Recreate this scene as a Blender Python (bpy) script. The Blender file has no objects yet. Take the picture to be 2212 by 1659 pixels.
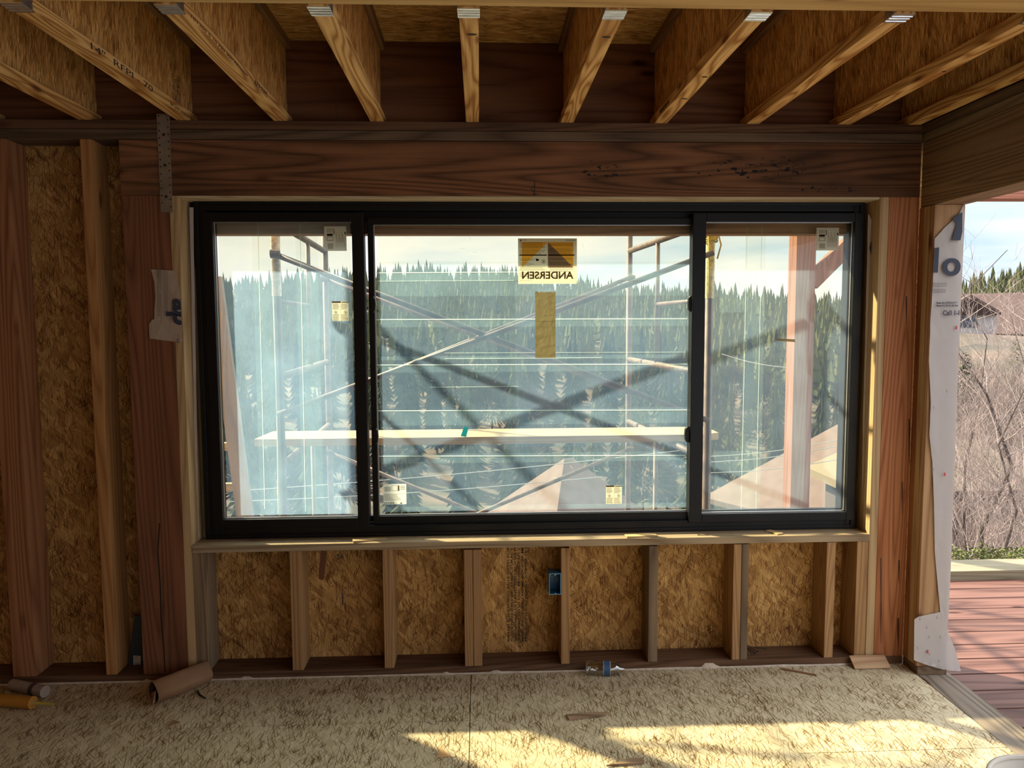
import bpy, bmesh, math, random
from mathutils import Vector, Matrix, noise
random.seed(7)
C = bpy.context.scene.collection
PI = math.pi

# ------------------------------------------------------------------ camera
F_PX = 1635.7
CAM = Vector((0, -3.3265, 1.5891))
RX, RY, RZ = math.radians(85.364), math.radians(0.284), math.radians(-2.440)
cd = bpy.data.cameras.new('camera'); cam = bpy.data.objects.new('camera', cd); C.objects.link(cam)
cam.location = CAM; cam.rotation_euler = (RX, RY, RZ)
cd.sensor_width = 36; cd.lens = F_PX / 2212 * 36; cd.clip_start = .02; cd.clip_end = 3000
bpy.context.scene.camera = cam
ROT = Matrix.Rotation(RZ, 3, 'Z') @ Matrix.Rotation(RY, 3, 'Y') @ Matrix.Rotation(RX, 3, 'X')

def ray(u, v):
    return ROT @ Vector(((u - 1106) / F_PX, -(v - 829.5) / F_PX, -1))
def at(u, v, Y=0.):
    """point of the plane y = Y that shows at pixel (u, v) of the photograph"""
    d = ray(u, v); return CAM + d * ((Y - CAM.y) / d.y)
def atz(u, v, Z=0.):
    d = ray(u, v); return CAM + d * ((Z - CAM.z) / d.z)
def atx(u, v, X=0.):
    d = ray(u, v); return CAM + d * ((X - CAM.x) / d.x)

# ------------------------------------------------------------------ light
sc = bpy.context.scene
sc.view_settings.view_transform = 'Standard'; sc.view_settings.look = 'None'
sc.view_settings.gamma = 1; sc.view_settings.use_curve_mapping = False
sc.view_settings.exposure = 0.25
sc.cycles.use_denoising = True
sc.cycles.use_adaptive_sampling = True; sc.cycles.adaptive_threshold = .02
sc.cycles.max_bounces = 8; sc.cycles.diffuse_bounces = 4; sc.cycles.glossy_bounces = 3
sc.cycles.transparent_max_bounces = 24; sc.cycles.transmission_bounces = 6; sc.cycles.volume_bounces = 0
sc.cycles.caustics_reflective = False; sc.cycles.caustics_refractive = False
sc.cycles.sample_clamp_indirect = 6

SUN_DIR = Vector((1.03, -.80, -1.0)).normalized()
sd = bpy.data.lights.new('sun', 'SUN'); so = bpy.data.objects.new('sun', sd); C.objects.link(so)
so.rotation_euler = SUN_DIR.to_track_quat('-Z', 'Y').to_euler(); so.location = (-6, 6, 9)
sd.energy = 13.0; sd.angle = math.radians(1.5); sd.color = (1, .90, .72)

w = bpy.data.worlds.new('sky'); sc.world = w; w.use_nodes = True
nt = w.node_tree; N = nt.nodes; L = nt.links
for n in list(N): N.remove(n)
out = N.new('ShaderNodeOutputWorld'); bg = N.new('ShaderNodeBackground'); L.new(bg.outputs[0], out.inputs[0])
tc = N.new('ShaderNodeTexCoord'); mp = N.new('ShaderNodeMapping'); mp.inputs['Scale'].default_value = (1.6, 1.6, 9)
L.new(tc.outputs['Generated'], mp.inputs[0])
nz = N.new('ShaderNodeTexNoise'); nz.inputs['Scale'].default_value = 1.7; nz.inputs['Detail'].default_value = 5
L.new(mp.outputs[0], nz.inputs['Vector'])
rp = N.new('ShaderNodeValToRGB'); L.new(nz.outputs[0], rp.inputs[0])
rp.color_ramp.elements[0].position = .36; rp.color_ramp.elements[0].color = (.55, .71, .90, 1)
rp.color_ramp.elements[1].position = .56; rp.color_ramp.elements[1].color = (.95, .94, .96, 1)
sx = N.new('ShaderNodeSeparateXYZ'); L.new(tc.outputs['Generated'], sx.inputs[0])
mr = N.new('ShaderNodeMapRange'); L.new(sx.outputs[2], mr.inputs[0])
mr.inputs[1].default_value = .16; mr.inputs[2].default_value = .6; mr.inputs[3].default_value = 1.08; mr.inputs[4].default_value = 2.7
L.new(mr.outputs[0], bg.inputs['Strength']); L.new(rp.outputs[0], bg.inputs[0])

# ------------------------------------------------------------------ materials
def newmat(name):
    m = bpy.data.materials.new(name); m.use_nodes = True
    nt = m.node_tree
    for n in list(nt.nodes): nt.nodes.remove(n)
    o = nt.nodes.new('ShaderNodeOutputMaterial')
    return m, nt, nt.nodes, nt.links, o
def nd(N, t, **k):
    n = N.new('ShaderNode' + t)
    for a, b in k.items(): setattr(n, a, b)
    return n
def ramp(N, L, src, stops):
    r = N.new('ShaderNodeValToRGB'); e = r.color_ramp.elements
    while len(e) < len(stops): e.new(.5)
    for i, (p, c) in enumerate(stops): e[i].position = p; e[i].color = (c[0], c[1], c[2], 1)
    L.new(src, r.inputs[0]); return r.outputs[0]
def mathn(N, L, op, a, b=None, c=None):
    n = N.new('ShaderNodeMath'); n.operation = op
    for i, x in enumerate((a, b, c)):
        if x is None: continue
        if isinstance(x, (int, float)): n.inputs[i].default_value = x
        else: L.new(x, n.inputs[i])
    return n.outputs[0]
def mixc(N, L, fac, a, b, mode='MIX'):
    n = N.new('ShaderNodeMix'); n.data_type = 'RGBA'; n.blend_type = mode
    for s, x in ((0, fac), (6, a), (7, b)):
        if isinstance(x, (int, float)): n.inputs[s].default_value = x
        elif isinstance(x, tuple): n.inputs[s].default_value = (x[0], x[1], x[2], 1)
        else: L.new(x, n.inputs[s])
    return n.outputs[2]
MC = {}
def plain(name, col, rough=.6, metal=0., noise_amt=.0, nscale=20):
    if name in MC: return MC[name]
    m, nt, N, L, o = newmat(name)
    b = nd(N, 'BsdfPrincipled'); L.new(b.outputs[0], o.inputs[0])
    b.inputs['Base Color'].default_value = (*col, 1); b.inputs['Roughness'].default_value = rough; b.inputs['Metallic'].default_value = metal
    if noise_amt:
        t = nd(N, 'TexCoord'); z = nd(N, 'TexNoise'); z.inputs['Scale'].default_value = nscale; z.inputs['Detail'].default_value = 4
        L.new(t.outputs['Object'], z.inputs['Vector'])
        lo = tuple(c * (1 - noise_amt) for c in col); hi = tuple(min(1, c * (1 + noise_amt)) for c in col)
        L.new(ramp(N, L, z.outputs[0], [(.35, lo), (.65, hi)]), b.inputs['Base Color'])
    MC[name] = m; return m

def wood(name, dark, light, axis='z', grain=9., knots=.5, stain=0., rough=.75, stains=(), across=6., lowlen=.28, con=1.):
    """sawn softwood, grain along one axis; stains = mould patches (x, z, half width, half height) in object space"""
    key = name + axis
    if key in MC: return MC[key]
    m, nt, N, L, o = newmat(key)
    b = nd(N, 'BsdfPrincipled'); L.new(b.outputs[0], o.inputs[0]); b.inputs['Roughness'].default_value = rough
    b.inputs['Specular IOR Level'].default_value = .25
    t = nd(N, 'TexCoord'); oi = nd(N, 'ObjectInfo')
    add = nd(N, 'VectorMath', operation='ADD'); L.new(t.outputs['Object'], add.inputs[0])
    rr = mathn(N, L, 'MULTIPLY', oi.outputs['Random'], 37.); L.new(rr, add.inputs[1])
    def mapped(across, along):
        mpp = nd(N, 'Mapping'); s = [across] * 3; s['xyz'.index(axis)] = along
        mpp.inputs['Scale'].default_value = s; L.new(add.outputs[0], mpp.inputs[0]); return mpp.outputs[0]
    n1 = nd(N, 'TexNoise'); L.new(mapped(across, lowlen), n1.inputs['Vector']); n1.inputs['Scale'].default_value = 1; n1.inputs['Detail'].default_value = .6
    ring = mathn(N, L, 'MULTIPLY', n1.outputs[0], grain * 2.2 * 6.28)
    ring = mathn(N, L, 'SINE', ring); ring = mathn(N, L, 'MULTIPLY_ADD', ring, .5, .5); ring = mathn(N, L, 'POWER', ring, .45)
    n2 = nd(N, 'TexNoise'); L.new(mapped(170, 3.), n2.inputs['Vector']); n2.inputs['Scale'].default_value = 1; n2.inputs['Detail'].default_value = 3
    n5 = nd(N, 'TexNoise'); L.new(mapped(14, .6), n5.inputs['Vector']); n5.inputs['Scale'].default_value = 1; n5.inputs['Detail'].default_value = 3
    f = mathn(N, L, 'MULTIPLY_ADD', n2.outputs[0], .65, mathn(N, L, 'MULTIPLY', ring, .55)); f = mathn(N, L, 'MULTIPLY_ADD', n5.outputs[0], .45, f); f = mathn(N, L, 'SUBTRACT', f, .50)
    col = ramp(N, L, f, [(.40 - .40 / con, dark), (.40 + .50 / con, light)])
    if knots:
        v = nd(N, 'TexVoronoi'); L.new(mapped(7.5, 2.6), v.inputs['Vector']); v.inputs['Scale'].default_value = 1
        kd = ramp(N, L, v.outputs['Distance'], [(.06, (.22, .12, .08)), (.11, (.75, .65, .6)), (.16, (1, 1, 1))])
        col = mixc(N, L, knots, col, kd, 'MULTIPLY')
    if stain:
        n3 = nd(N, 'TexNoise'); L.new(mapped(3.2, 1.1), n3.inputs['Vector']); n3.inputs['Scale'].default_value = 1; n3.inputs['Detail'].default_value = 5
        sf = mathn(N, L, 'MULTIPLY', ramp(N, L, n3.outputs[0], [(.45, (0, 0, 0)), (.66, (1, 1, 1))]), stain)
        col = mixc(N, L, sf, col, (dark[0] * .35, dark[1] * .42, dark[2] * .5))
    if stains:
        sp = nd(N, 'SeparateXYZ'); L.new(t.outputs['Object'], sp.inputs[0])
        n4 = nd(N, 'TexNoise'); n4.inputs['Scale'].default_value = 42; n4.inputs['Detail'].default_value = 6; n4.inputs['Roughness'].default_value = .65
        mm = nd(N, 'Mapping'); mm.inputs['Scale'].default_value = (.6, 1, 1.2); L.new(t.outputs['Object'], mm.inputs[0]); L.new(mm.outputs[0], n4.inputs['Vector'])
        for (cx, cz, hx, hz) in stains:
            dx = mathn(N, L, 'POWER', mathn(N, L, 'DIVIDE', mathn(N, L, 'SUBTRACT', sp.outputs[0], cx), hx), 2.)
            dz = mathn(N, L, 'POWER', mathn(N, L, 'DIVIDE', mathn(N, L, 'SUBTRACT', sp.outputs[2], cz), hz), 2.)
            r = mathn(N, L, 'ADD', dx, dz)
            k = mathn(N, L, 'SUBTRACT', n4.outputs[0], mathn(N, L, 'MULTIPLY_ADD', r, .10, .53))
            k = mathn(N, L, 'MULTIPLY', k, 30.); k.node.use_clamp = True
            col = mixc(N, L, k, col, (.012, .012, .014))
    L.new(col, b.inputs['Base Color'])
    bp = nd(N, 'Bump'); bp.inputs['Strength'].default_value = .25; bp.inputs['Distance'].default_value = .002
    L.new(f, bp.inputs['Height']); L.new(bp.outputs[0], b.inputs['Normal'])
    MC[key] = m; return m

def osb(name, axes, cols, size=1., crack=.5, ang0=0., rough=.8, spread=1., var=.6, el=34., lw=.05, stroke=0., lite=.6):
    """strand board: several layers of rotated, elongated flakes"""
    if name in MC: return MC[name]
    m, nt, N, L, o = newmat(name)
    b = nd(N, 'BsdfPrincipled'); L.new(b.outputs[0], o.inputs[0]); b.inputs['Roughness'].default_value = rough
    b.inputs['Specular IOR Level'].default_value = .2
    t = nd(N, 'TexCoord'); sp = nd(N, 'SeparateXYZ'); L.new(t.outputs['Object'], sp.inputs[0])
    cb = nd(N, 'CombineXYZ'); L.new(sp.outputs['xyz'.index(axes[0])], cb.inputs[0]); L.new(sp.outputs['xyz'.index(axes[1])], cb.inputs[1])
    wn = nd(N, 'TexNoise'); wn.inputs['Scale'].default_value = 9; wn.inputs['Detail'].default_value = 2; L.new(cb.outputs[0], wn.inputs['Vector'])
    wv = nd(N, 'VectorMath', operation='MULTIPLY_ADD'); L.new(wn.outputs['Color'], wv.inputs[0]); wv.inputs[1].default_value = (.03, .03, 0); L.new(cb.outputs[0], wv.inputs[2])
    ws = nd(N, 'VectorMath', operation='MULTIPLY_ADD'); L.new(wn.outputs['Color'], ws.inputs[0]); ws.inputs[1].default_value = (.009, .009, 0); L.new(cb.outputs[0], ws.inputs[2])
    col = None; hgt = None
    for i, (a, sc_, pres) in enumerate([(95, 1.25, 0.), (20, 1., .45), (150, .9, .5), (75, .8, .5), (115, 1.1, .62), (45, .55, .66)]):
        a = ang0 + (a - 90) * spread + 90
        m1 = nd(N, 'Mapping'); m1.vector_type = 'POINT'; m1.inputs['Rotation'].default_value = (0, 0, math.radians(a)); m1.inputs['Location'].default_value = (i * 3.7, i * 1.9, 0)
        L.new(wv.outputs[0], m1.inputs[0])
        m2 = nd(N, 'Mapping'); s = 1 / (sc_ * size); m2.inputs['Scale'].default_value = (8.5 * s, el * s, 1); L.new(m1.outputs[0], m2.inputs[0])
        v = nd(N, 'TexVoronoi', voronoi_dimensions='2D'); v.inputs['Scale'].default_value = 1; L.new(m2.outputs[0], v.inputs['Vector'])
        ve = nd(N, 'TexVoronoi', voronoi_dimensions='2D', feature='DISTANCE_TO_EDGE'); ve.inputs['Scale'].default_value = 1; L.new(m2.outputs[0], ve.inputs['Vector'])
        sc2 = nd(N, 'SeparateColor'); L.new(v.outputs['Color'], sc2.inputs[0])
        m3 = nd(N, 'Mapping'); m3.inputs['Scale'].default_value = (14, 260, 1); L.new(m1.outputs[0], m3.inputs[0])
        fn = nd(N, 'TexNoise', noise_dimensions='2D'); fn.inputs['Scale'].default_value = 1; fn.inputs['Detail'].default_value = 2; L.new(m3.outputs[0], fn.inputs['Vector'])
        val = mathn(N, L, 'MULTIPLY_ADD', fn.outputs[0], .5, mathn(N, L, 'MULTIPLY_ADD', sc2.outputs[1], var, .28 - .5 * var))
        c = ramp(N, L, val, [(.0, cols[0]), (.45, cols[1]), (.95, cols[2])])
        edge = ramp(N, L, ve.outputs['Distance'], [(.0, (1 - crack,) * 3), (lw, (1, 1, 1))])
        en = nd(N, 'TexNoise', noise_dimensions='2D'); en.inputs['Scale'].default_value = 30; en.inputs['Detail'].default_value = 1; L.new(m1.outputs[0], en.inputs['Vector'])
        em = ramp(N, L, en.outputs[0], [(.44, (0, 0, 0)), (.56, (1, 1, 1))])
        edge = mixc(N, L, em, (1., 1., 1.), edge)
        c = mixc(N, L, 1., c, edge, 'MULTIPLY')
        if col is None: col = c; hgt = sc2.outputs[2]
        else:
            pr = mathn(N, L, 'GREATER_THAN', sc2.outputs[0], pres)
            col = mixc(N, L, pr, col, c)
            hgt = mixc(N, L, pr, hgt, sc2.outputs[2])
    # splinter strokes: thin dark slivers lying in a few directions, and lighter strand edges
    rg = nd(N, 'TexNoise', noise_dimensions='2D'); rg.inputs['Scale'].default_value = 5; rg.inputs['Detail'].default_value = 1; L.new(cb.outputs[0], rg.inputs['Vector'])
    for k, (a, lo, dk) in enumerate([(90, .705, .5), (66, .72, .55), (112, .73, .55), (35, .745, .6), (150, .745, .6)]):
        a = ang0 + (a - 90) * spread + 90
        m1 = nd(N, 'Mapping'); m1.inputs['Rotation'].default_value = (0, 0, math.radians(a)); m1.inputs['Location'].default_value = (k * 2.3, k * 5.1, 0); L.new(ws.outputs[0], m1.inputs[0])
        m2 = nd(N, 'Mapping'); q = 1 / size ** .5; m2.inputs['Scale'].default_value = (13 * q, 210 * q, 1); L.new(m1.outputs[0], m2.inputs[0])
        sn = nd(N, 'TexNoise', noise_dimensions='2D'); sn.inputs['Scale'].default_value = 1; sn.inputs['Detail'].default_value = 0; L.new(m2.outputs[0], sn.inputs['Vector'])
        v_ = mathn(N, L, 'MULTIPLY_ADD', rg.outputs[0], .22, mathn(N, L, 'SUBTRACT', sn.outputs[0], .11))
        st_ = ramp(N, L, v_, [(lo + stroke, (1, 1, 1)), (lo + .04 + stroke, (dk, dk * .85, dk * .7))])
        col = mixc(N, L, 1., col, st_, 'MULTIPLY')
        if k < 2 and lite:
            li = ramp(N, L, v_, [(.27, (1.3, 1.3, 1.25)), (.33, (1, 1, 1))]); col = mixc(N, L, lite, col, li, 'MULTIPLY')
    L.new(col, b.inputs['Base Color'])
    bp = nd(N, 'Bump'); bp.inputs['Strength'].default_value = .35; bp.inputs['Distance'].default_value = .0015
    L.new(hgt, bp.inputs['Height']); L.new(bp.outputs[0], b.inputs['Normal'])
    MC[name] = m; return m

def filmmat(name, fac, tint=(.46, .74, 1.0), trans=(1, .95, .76)):
    m, nt, N, L, o = newmat(name)
    tr = nd(N, 'BsdfTransparent'); tr.inputs[0].default_value = (*trans, 1)
    tl = nd(N, 'BsdfTranslucent'); tl.inputs[0].default_value = (*tint, 1)
    t = nd(N, 'TexCoord'); n = nd(N, 'TexNoise'); n.inputs['Scale'].default_value = 4.; n.inputs['Detail'].default_value = 7; n.inputs['Roughness'].default_value = .6
    L.new(t.outputs['Object'], n.inputs['Vector'])
    f = nd(N, 'MapRange'); L.new(n.outputs[0], f.inputs[0]); f.inputs[1].default_value = .3; f.inputs[2].default_value = .75
    f.inputs[3].default_value = fac * .8; f.inputs[4].default_value = fac * 1.25
    mx = nd(N, 'MixShader'); L.new(f.outputs[0], mx.inputs[0]); L.new(tr.outputs[0], mx.inputs[1]); L.new(tl.outputs[0], mx.inputs[2])
    L.new(mx.outputs[0], o.inputs[0]); return m
def glassmat(name, spec=.025, tint=(.97, .99, .97)):
    m, nt, N, L, o = newmat(name)
    tr = nd(N, 'BsdfTransparent'); tr.inputs[0].default_value = (*tint, 1)
    gl = nd(N, 'BsdfGlossy'); gl.inputs['Roughness'].default_value = .02
    lw = nd(N, 'LayerWeight'); lw.inputs[0].default_value = .5
    k = mathn(N, L, 'MULTIPLY_ADD', mathn(N, L, 'POWER', lw.outputs['Facing'], 4.), .5, spec)
    mx = nd(N, 'MixShader'); L.new(k, mx.inputs[0]); L.new(tr.outputs[0], mx.inputs[1]); L.new(gl.outputs[0], mx.inputs[2])
    L.new(mx.outputs[0], o.inputs[0]); return m
def papermat(name, col, thr=.5, wrinkle=.3, scale=18, dif=None):
    m, nt, N, L, o = newmat(name)
    d = nd(N, 'BsdfDiffuse'); d.inputs[0].default_value = (*(dif or col), 1)
    tl = nd(N, 'BsdfTranslucent'); tl.inputs[0].default_value = (*col, 1)
    t = nd(N, 'TexCoord'); n = nd(N, 'TexNoise'); n.inputs['Scale'].default_value = scale; n.inputs['Detail'].default_value = 4; L.new(t.outputs['Object'], n.inputs['Vector'])
    bp = nd(N, 'Bump'); bp.inputs['Strength'].default_value = wrinkle; bp.inputs['Distance'].default_value = .02; L.new(n.outputs[0], bp.inputs['Height'])
    L.new(bp.outputs[0], d.inputs['Normal']); L.new(bp.outputs[0], tl.inputs['Normal'])
    mx = nd(N, 'MixShader'); mx.inputs[0].default_value = thr; L.new(d.outputs[0], mx.inputs[1]); L.new(tl.outputs[0], mx.inputs[2])
    L.new(mx.outputs[0], o.inputs[0]); return m

# ------------------------------------------------------------------ mesh helpers
class MB:
    def __init__(s): s.v = []; s.f = []
    def box(s, x0, x1, y0, y1, z0, z1):
        n = len(s.v)
        s.v += [(x0, y0, z0), (x1, y0, z0), (x1, y1, z0), (x0, y1, z0), (x0, y0, z1), (x1, y0, z1), (x1, y1, z1), (x0, y1, z1)]
        s.f += [tuple(n + i for i in q) for q in ((0, 3, 2, 1), (4, 5, 6, 7), (0, 1, 5, 4), (1, 2, 6, 5), (2, 3, 7, 6), (3, 0, 4, 7))]
        return s
    def tube(s, pts, r, n=8, cap=True):
        pts = [Vector(p) for p in pts]; rs = r if isinstance(r, (list, tuple)) else [r] * len(pts); b = len(s.v); up = None
        for i, p in enumerate(pts):
            d = (pts[min(i + 1, len(pts) - 1)] - pts[max(i - 1, 0)]).normalized()
            if up is None: up = Vector((0, 0, 1)) if abs(d.z) < .9 else Vector((1, 0, 0))
            a = d.cross(up)
            if a.length < 1e-4: a = d.orthogonal()
            a.normalize(); c = a.cross(d).normalized(); up = c
            for k in range(n):
                t = 2 * PI * k / n; q = p + (a * math.cos(t) + c * math.sin(t)) * rs[i]; s.v.append(tuple(q))
        for i in range(len(pts) - 1):
            for k in range(n):
                k2 = (k + 1) % n; s.f.append((b + i * n + k, b + i * n + k2, b + (i + 1) * n + k2, b + (i + 1) * n + k))
        if cap:
            s.f.append(tuple(b + k for k in range(n))[::-1]); e = b + (len(pts) - 1) * n; s.f.append(tuple(e + k for k in range(n)))
        return s
    def bar(s, p, q, wd, ht, side=Vector((0, 1, 0))):
        """rectangular bar p to q, wd across in the plane normal to side, ht along side"""
        p, q = Vector(p), Vector(q); d = (q - p).normalized(); a = d.cross(side).normalized() * wd / 2; c = a.cross(d).normalized() * ht / 2
        n = len(s.v)
        for o in (p, q):
            for k, l in ((-1, -1), (1, -1), (1, 1), (-1, 1)): s.v.append(tuple(o + a * k + c * l))
        s.f += [tuple(n + i for i in t) for t in ((0, 1, 2, 3), (7, 6, 5, 4), (0, 4, 5, 1), (1, 5, 6, 2), (2, 6, 7, 3), (3, 7, 4, 0))]
        return s
    def prism(s, pts, nrm, th):
        """outline pts thickened by th along nrm"""
        n = len(s.v); k = len(pts); nrm = Vector(nrm) * th
        s.v += [tuple(p) for p in pts] + [tuple(Vector(p) + nrm) for p in pts]
        s.f += [tuple(range(n, n + k)), tuple(range(n + 2 * k - 1, n + k - 1, -1))]
        s.f += [(n + i, n + k + i, n + k + (i + 1) % k, n + (i + 1) % k) for i in range(k)]
        return s
    def quad(s, *p):
        n = len(s.v); s.v += [tuple(x) for x in p]; s.f.append(tuple(range(n, n + len(p)))); return s
    def lathe(s, prof, c=(0, 0, 0), M=None, n=24):
        b = len(s.v); M = M or Matrix.Identity(3); c = Vector(c)
        for r, z in prof:
            for k in range(n):
                t = 2 * PI * k / n; s.v.append(tuple(c + M @ Vector((r * math.cos(t), r * math.sin(t), z))))
        for i in range(len(prof) - 1):
            for k in range(n):
                k2 = (k + 1) % n; s.f.append((b + i * n + k, b + i * n + k2, b + (i + 1) * n + k2, b + (i + 1) * n + k))
        return s

def mk(name, mb, mat, parent=None, bevel=0., smooth=False, org=None, wob=0.):
    v = [Vector(p) for p in mb.v]
    if parent is not None: o0 = Vector(parent['_o']) if '_o' in parent else Vector((0, 0, 0))
    elif org is not None: o0 = Vector(org)
    else:
        lo = [min(p[i] for p in v) for i in range(3)]; hi = [max(p[i] for p in v) for i in range(3)]
        o0 = Vector(((lo[0] + hi[0]) / 2, (lo[1] + hi[1]) / 2, lo[2]))
    me = bpy.data.meshes.new(name); me.from_pydata([tuple(p - o0) for p in v], [], mb.f)
    bm = bmesh.new(); bm.from_mesh(me)
    bmesh.ops.recalc_face_normals(bm, faces=bm.faces)
    if bevel: bmesh.ops.bevel(bm, geom=list(bm.edges), offset=bevel, segments=2, affect='EDGES', profile=.6)
    bm.to_mesh(me); bm.free()
    if smooth:
        for p in me.polygons: p.use_smooth = True
    me.materials.append(mat)
    o = bpy.data.objects.new(name, me); C.objects.link(o)
    if parent is not None: o.parent = parent
    else: o.location = o0
    o['_o'] = tuple(o0)
    return o
def tag(o, label, cat, group=None):
    o['label'] = label; o['category'] = cat
    if group: o['group'] = group
    return o
def struct(o): o['kind'] = 'structure'; return o
def thing(name, label, cat, loc, group=None):
    o = bpy.data.objects.new(name, None); C.objects.link(o); o.location = loc; o['_o'] = tuple(loc); o.empty_display_size = .05
    return tag(o, label, cat, group)
def dup(root, dx, label=None):
    r = root.copy(); C.objects.link(r); r.location = root.location + Vector(dx)
    r['_o'] = tuple(Vector(root['_o']) + Vector(dx))
    if label: r['label'] = label
    for ch in list(root.children):
        c = ch.copy(); C.objects.link(c); c.parent = r
        c['_o'] = r['_o']
        for g in ch.children:
            d = g.copy(); C.objects.link(d); d.parent = c
    return r
def text(mb, s, origin, right, up, size, depth=.0004, align='LEFT', bold=0., space=1., squeeze=1.):
    """lettering as mesh: every glyph a thin raised shape"""
    cu = bpy.data.curves.new('t', 'FONT'); cu.body = s; cu.size = size; cu.align_x = align; cu.extrude = depth; cu.offset = bold; cu.space_character = space
    cu.resolution_u = 7 if size > .04 else 3
    ob = bpy.data.objects.new('t', cu); C.objects.link(ob)
    me = bpy.data.meshes.new_from_object(ob.evaluated_get(bpy.context.evaluated_depsgraph_get()))
    C.objects.unlink(ob); bpy.data.objects.remove(ob)
    right, up, o = Vector(right), Vector(up), Vector(origin); nr = right.cross(up).normalized(); n = len(mb.v)
    for q in me.vertices: mb.v.append(tuple(o + right * q.co.x * squeeze + up * q.co.y + nr * q.co.z))
    for p in me.polygons: mb.f.append(tuple(n + i for i in p.vertices))
    bpy.data.meshes.remove(me); return mb

# ------------------------------------------------------------------ palette
FIR = ((.20, .075, .030), (.46, .215, .095)); FRESH = ((.30, .13, .04), (.55, .29, .105)); HEAD = ((.10, .043, .018), (.30, .135, .06))
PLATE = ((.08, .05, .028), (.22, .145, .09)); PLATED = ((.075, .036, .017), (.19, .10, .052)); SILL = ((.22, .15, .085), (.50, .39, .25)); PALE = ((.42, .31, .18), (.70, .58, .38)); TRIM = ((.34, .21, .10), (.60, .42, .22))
def fir(ax, k=.5): return wood('red_fir', *FIR, axis=ax, knots=k)
def fresh(ax): return wood('fresh_pine', *FRESH, axis=ax, grain=12, knots=.8)
OSB_COLS = ((.23, .105, .033), (.42, .225, .072), (.60, .36, .135))
M_osb_xz = osb('wall_strand_board', 'xz', OSB_COLS, size=1.1, var=.62, crack=.5, el=36., lw=.035, stroke=.014, lite=.8)
M_osb_yz = osb('joist_web_board', 'zy', ((.36, .155, .04), (.62, .33, .10), (.85, .54, .21)), size=.9, ang0=-90, spread=.45, crack=.5, el=44., lw=.04, stroke=-.01, lite=1., var=.6)
M_osb_xy = osb('subfloor_strand_board', 'xy', ((.33, .15, .045), (.58, .33, .11), (.80, .53, .22)), size=1.1, spread=.35, ang0=-90)
M_floor = osb('weathered_floor_board', 'xy', ((.36, .285, .17), (.58, .49, .32), (.68, .595, .41)), size=1.25, crack=.75, ang0=0, spread=.8, var=.42, el=36., lw=.04, stroke=-.012, lite=.3)
M_black = plain('window_black', (.006, .006, .006), .42); M_black.node_tree.nodes['Principled BSDF'].inputs['Specular IOR Level'].default_value = .28
M_ink = plain('print_ink', (.035, .028, .025), .8)
M_galv = plain('galvanised_steel', (.42, .40, .37), .45, .85, .25, 14)
M_strap = plain('dull_strap_steel', (.24, .185, .13), .6, .2, .2, 14)
M_nail = plain('nail_steel', (.05, .045, .04), .5, .7)
M_bright = plain('bright_zinc', (.85, .88, .90), .22, .9, .1, 30)

ZT, ZM, ZB, ZH = 2.4463, 2.4072, 2.3668, 2.1348     # joist bearing, plate joint, under plates, under header
ZS, ZSB, ZP = .6155, .5836, .036
YI, YO = 0., .14                                     # stud faces: room side, sheathing side
XL, XR = -1.2755, 1.7745                             # window opening
def board(name, x0, x1, y0, y1, z0, z1, mat, label, cat, group=None, bevel=.002, parent=None):
    o = mk(name, MB().box(x0, x1, y0, y1, z0, z1), mat, parent, bevel)
    if parent is None: tag(o, label, cat, group)
    return o

# ------------------------------------------------------------------ setting: floor, walls, ceiling
fl = MB(); g = .0016
cuts = [(-3.4, -1.25), (-1.25, -.052), (-.052, 1.165), (1.165, 1.955)]
for i, (a, b_) in enumerate(cuts):
    ys = {0: [-6, -3.1, .16], 1: [-6, -1.62, -.405, .16], 2: [-6, -1.95, .16], 3: [-6, -.70, .16]}[i]
    for y0, y1 in zip(ys[:-1], ys[1:]): fl.box(a + g, b_ - g, y0 + g, y1 - g, -.018, 0)
fl.box(-3.4, 2.1, -6, .16, -.30, -.0185)
struct(mk('floor', fl, M_floor, org=(0, 0, 0)))
board('threshold_board', 1.958, 2.108, -6, .16, -.018, -.001, wood('grey_board', (.10, .075, .05), (.30, .24, .18), axis='y', knots=1.), 'worn grey-brown board along the floor edge beside the red deck', 'board')
wb = MB().box(-3.4, XL - .03, YO, YO + .012, -.3, 2.9).box(XR + .03, 2.09, YO, YO + .012, -.3, 2.9).box(XL - .03, XR + .03, YO, YO + .012, -.3, ZS - .01).box(XL - .03, XR + .03, YO, YO + .012, ZH - .005, 2.44)
struct(mk('wall_back', wb, M_osb_xz, org=(0, 0, 0)))
struct(mk('wall_left', MB().box(-3.45, -3.4, -6, .15, -.3, 2.9), M_osb_yz, org=(0, 0, 0)))
struct(mk('wall_rear', MB().box(-3.45, .45, -6.05, -6, -.3, 2.9).box(.45, 2.1, -6.05, -6, 2.1, 2.9), M_osb_xz, org=(0, 0, 0)))  # unseen wall; its opening is sized to set the fill light indoors
struct(mk('ceiling', MB().box(-3.45, 2.1, -6.05, .152, 2.812, 2.83), M_osb_xy, org=(0, 0, 0)))
struct(mk('wall_right', MB().box(2.06, 2.09, -6, .14, ZT + .001, 2.811), wood('dark_plywood', (.11, .042, .016), (.27, .115, .05), axis='x', knots=1., grain=5, stain=.5), org=(0, 0, 0)))
rim = tag(mk('rim_board', MB().box(-3.4, -.62, .10, .14, ZT, 2.812).box(-.617, 2.09, .10, .14, ZT, 2.812), wood('dark_plywood', (.11, .042, .016), (.27, .115, .05), axis='x', knots=1., grain=5, stain=.5)),
          'dark brown plywood rim board closing off the joist ends above the wall', 'board')
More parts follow.
